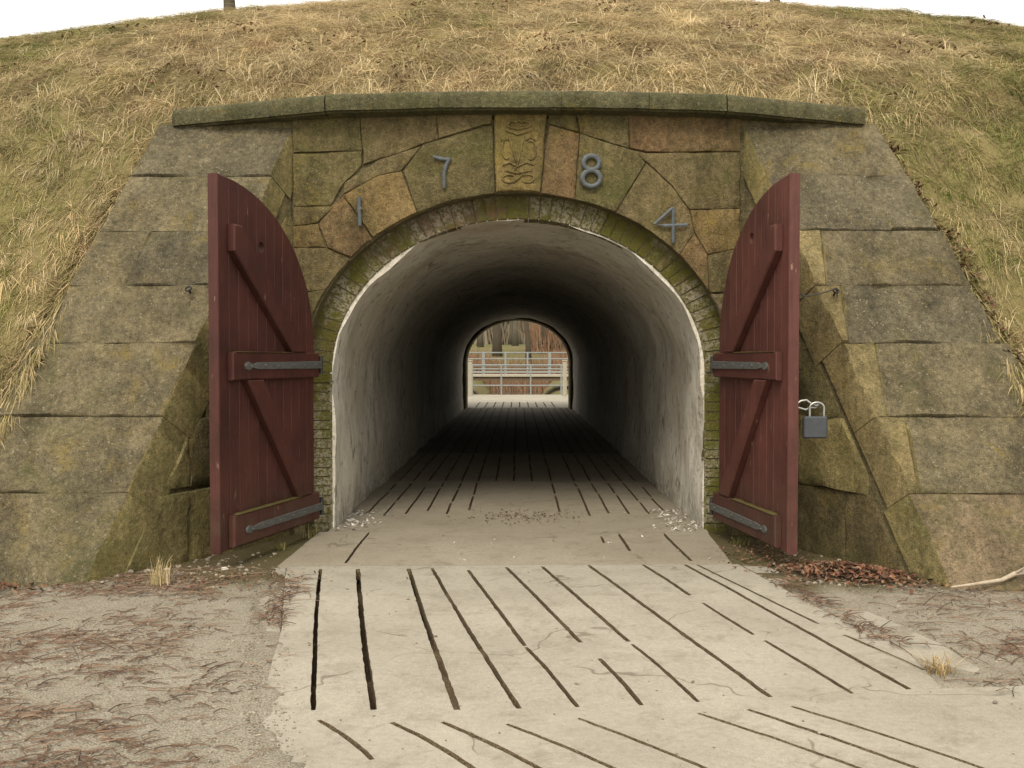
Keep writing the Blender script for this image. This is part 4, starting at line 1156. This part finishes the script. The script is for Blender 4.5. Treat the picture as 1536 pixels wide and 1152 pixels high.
leaves('plaster_flakes', 'white plaster flakes fallen along the right tunnel wall', 170, flk(1), 78, .022, W_, 'flakes')
leaves('plaster_flakes', 'a few white flakes on the paving before the tunnel', 26, lambda rg: (rg.uniform(-.6, 1.5), rg.uniform(6.8, 8.2), .0), 79, .014, W_, 'flakes')
def pebbles(name, label, n, pick, seed, rmin, rmax):
    rg = np.random.default_rng(seed); bm = bmesh.new(); bmesh.ops.create_icosphere(bm, subdivisions=1, radius=1); bm.verts.index_update()
    bv = np.array([v.co[:] for v in bm.verts]); bf = [tuple(v.index for v in f.verts) for f in bm.faces]; bm.free(); vs = []; fs = []; cols = []
    for i in range(n):
        x, y = pick(rg); r = rg.uniform(rmin, rmax) * (1 if rg.random() < .9 else 1.8); a = rg.uniform(0, 6.28); c, s = math.cos(a), math.sin(a)
        q = bv * np.array([1.2, .85, .6]) * r * rg.uniform(.8, 1.2, (len(bv), 1)); z = gz(x, y) if not on_slab(x, y) else .002
        q = np.stack([q[:, 0]*c - q[:, 1]*s + x, q[:, 0]*s + q[:, 1]*c + y, q[:, 2] + z + r * .25], 1); b = len(vs)
        vs += q.tolist(); fs += [tuple(k + b for k in f) for f in bf]; g = rg.uniform(.14, .34); cols += [np.array((g, g * .86, g * .66))] * len(bv)
    me = bpy.data.meshes.new(name); me.from_pydata(vs, [], fs); set_tint(me, np.array(cols)); me.materials.append(M['litter'])
    o = bpy.data.objects.new(name, me); COL.objects.link(o); tag(o, label, 'gravel', kind='stuff')
def pg(rg):
    while True:
        y = rg.uniform(2.8, 6.7); x = rg.uniform(-.56*y, .56*y)
        if on_slab(x, y) and rg.random() > .02: continue
        return x, y
pebbles('gravel_stones', 'small pale gravel stones loose on the ground beside the paving', 5200, pg, 81, .002, .006)
pebbles('gravel_stones', 'small clods and stones at the foot of the walls', 300, lambda rg: ((lambda s: (s * rg.uniform(1.75, 2.7), rg.uniform(6.1, 7.2)))(rg.choice([-1, 1]))), 82, .006, .016)

def pe(rg):
    y = rg.uniform(2.6, 6.5); e = float(np.interp(y, [.6, 2.6, 3.87, 5.1, 6.6], [-.1, -.62, -1.0, -1.36, -1.66])); return e + min(.22, abs(rg.normal(0, .1))) - .07, y
pebbles('gravel_stones', 'fine grit swept over the left margin of the paving', 1800, pe, 83, .0018, .005)
# one white stone, dry tufts, the peeled branch, moss cushions
def ZF0(x, y): return 0.0
def tuft(label, x, y, n, L, pal, seed, upr=1.0, name='grass_tuft'):
    rg = np.random.default_rng(seed); mb = MB(); cols = []
    for i in range(n):
        a = rg.uniform(0, 6.28); l = L * rg.uniform(.45, 1.1); o = rg.uniform(.15, .8) / upr; bx, by = x + rg.normal(0, .03), y + rg.normal(0, .03); w = .0025; b = len(mb.v)
        sx, sy = -math.sin(a) * w, math.cos(a) * w; c = pal[rg.integers(len(pal))] * rg.uniform(.7, 1.25)
        ps = [(bx + math.cos(a) * l * o * t * t, by + math.sin(a) * l * o * t * t, l * (t - .3 * o * t * t) - .01) for t in (0, .4, .75, 1)]
        vs = []
        for (p, k) in zip(ps[:3], (1, .8, .5)): vs += [(p[0] - sx * k, p[1] - sy * k, p[2]), (p[0] + sx * k, p[1] + sy * k, p[2])]
        vs.append(ps[3]); mb.add(vs, [(0, 1, 3, 2), (2, 3, 5, 4), (4, 5, 6)]); cols += [c] * 7
    me = bpy.data.meshes.new(name); me.from_pydata([tuple(v) for v in mb.v], [], mb.f); set_tint(me, np.array(cols)); me.materials.append(M['blades'])
    o = bpy.data.objects.new(name, me); COL.objects.link(o); tag(o, label, 'grass')
tuft('dry upright straw tuft growing at the foot of the left wing wall', -2.20, 6.05, 90, .22, [STRAW, PALE, OLV], 91, 1.3)
tuft('low flattened straw tuft beside the right paving edge', 1.88, 4.42, 90, .12, [STRAW, np.array((.30, .2, .09))], 92, .5)
tuft('small green tuft between the left door foot and the brick jamb', -1.63, 7.75, 26, .16, [OLV, GRN], 93, 1.0)
tuft('thin green tuft under the left door leaf', -1.75, 7.3, 40, .07, [GRN, OLV], 94, .7)
tuft('thin green tuft under the right door leaf', 1.68, 7.5, 50, .07, [GRN, OLV], 95, .7)
bm = bmesh.new(); bmesh.ops.create_icosphere(bm, subdivisions=2, radius=.022)
for v in bm.verts: v.co = Vector((v.co.x * 1.3, v.co.y, v.co.z * .7)) * (1 + .35 * noise.noise(v.co * 40)) + Vector((-1.93, 6.5, .012))
me = bpy.data.meshes.new('white_stone'); bm.to_mesh(me); bm.free(); me.materials.append(M['flake']); o = bpy.data.objects.new('white_stone', me); COL.objects.link(o)
tag(o, 'small white stone on the soil below the left door leaf', 'stone')
mb = MB(); mb.tube([(2.62, 6.0, .015), (2.78, 6.03, .028), (2.95, 6.06, .045), (3.05, 6.1, .075), (3.16, 6.06, .11), (3.34, 6.1, .14)], [.006, .010, .013, .016, .017, .012], 8)
mb.tube([(3.05, 6.1, .075), (3.08, 6.06, .115), (3.12, 6.02, .15)], [.011, .008, .005], 6)
tag(mb.build('fallen_branch', 'peeled_wood', None, smooth=True, sharp=60), 'pale peeled branch lying at the foot of the right wing wall', 'branch')
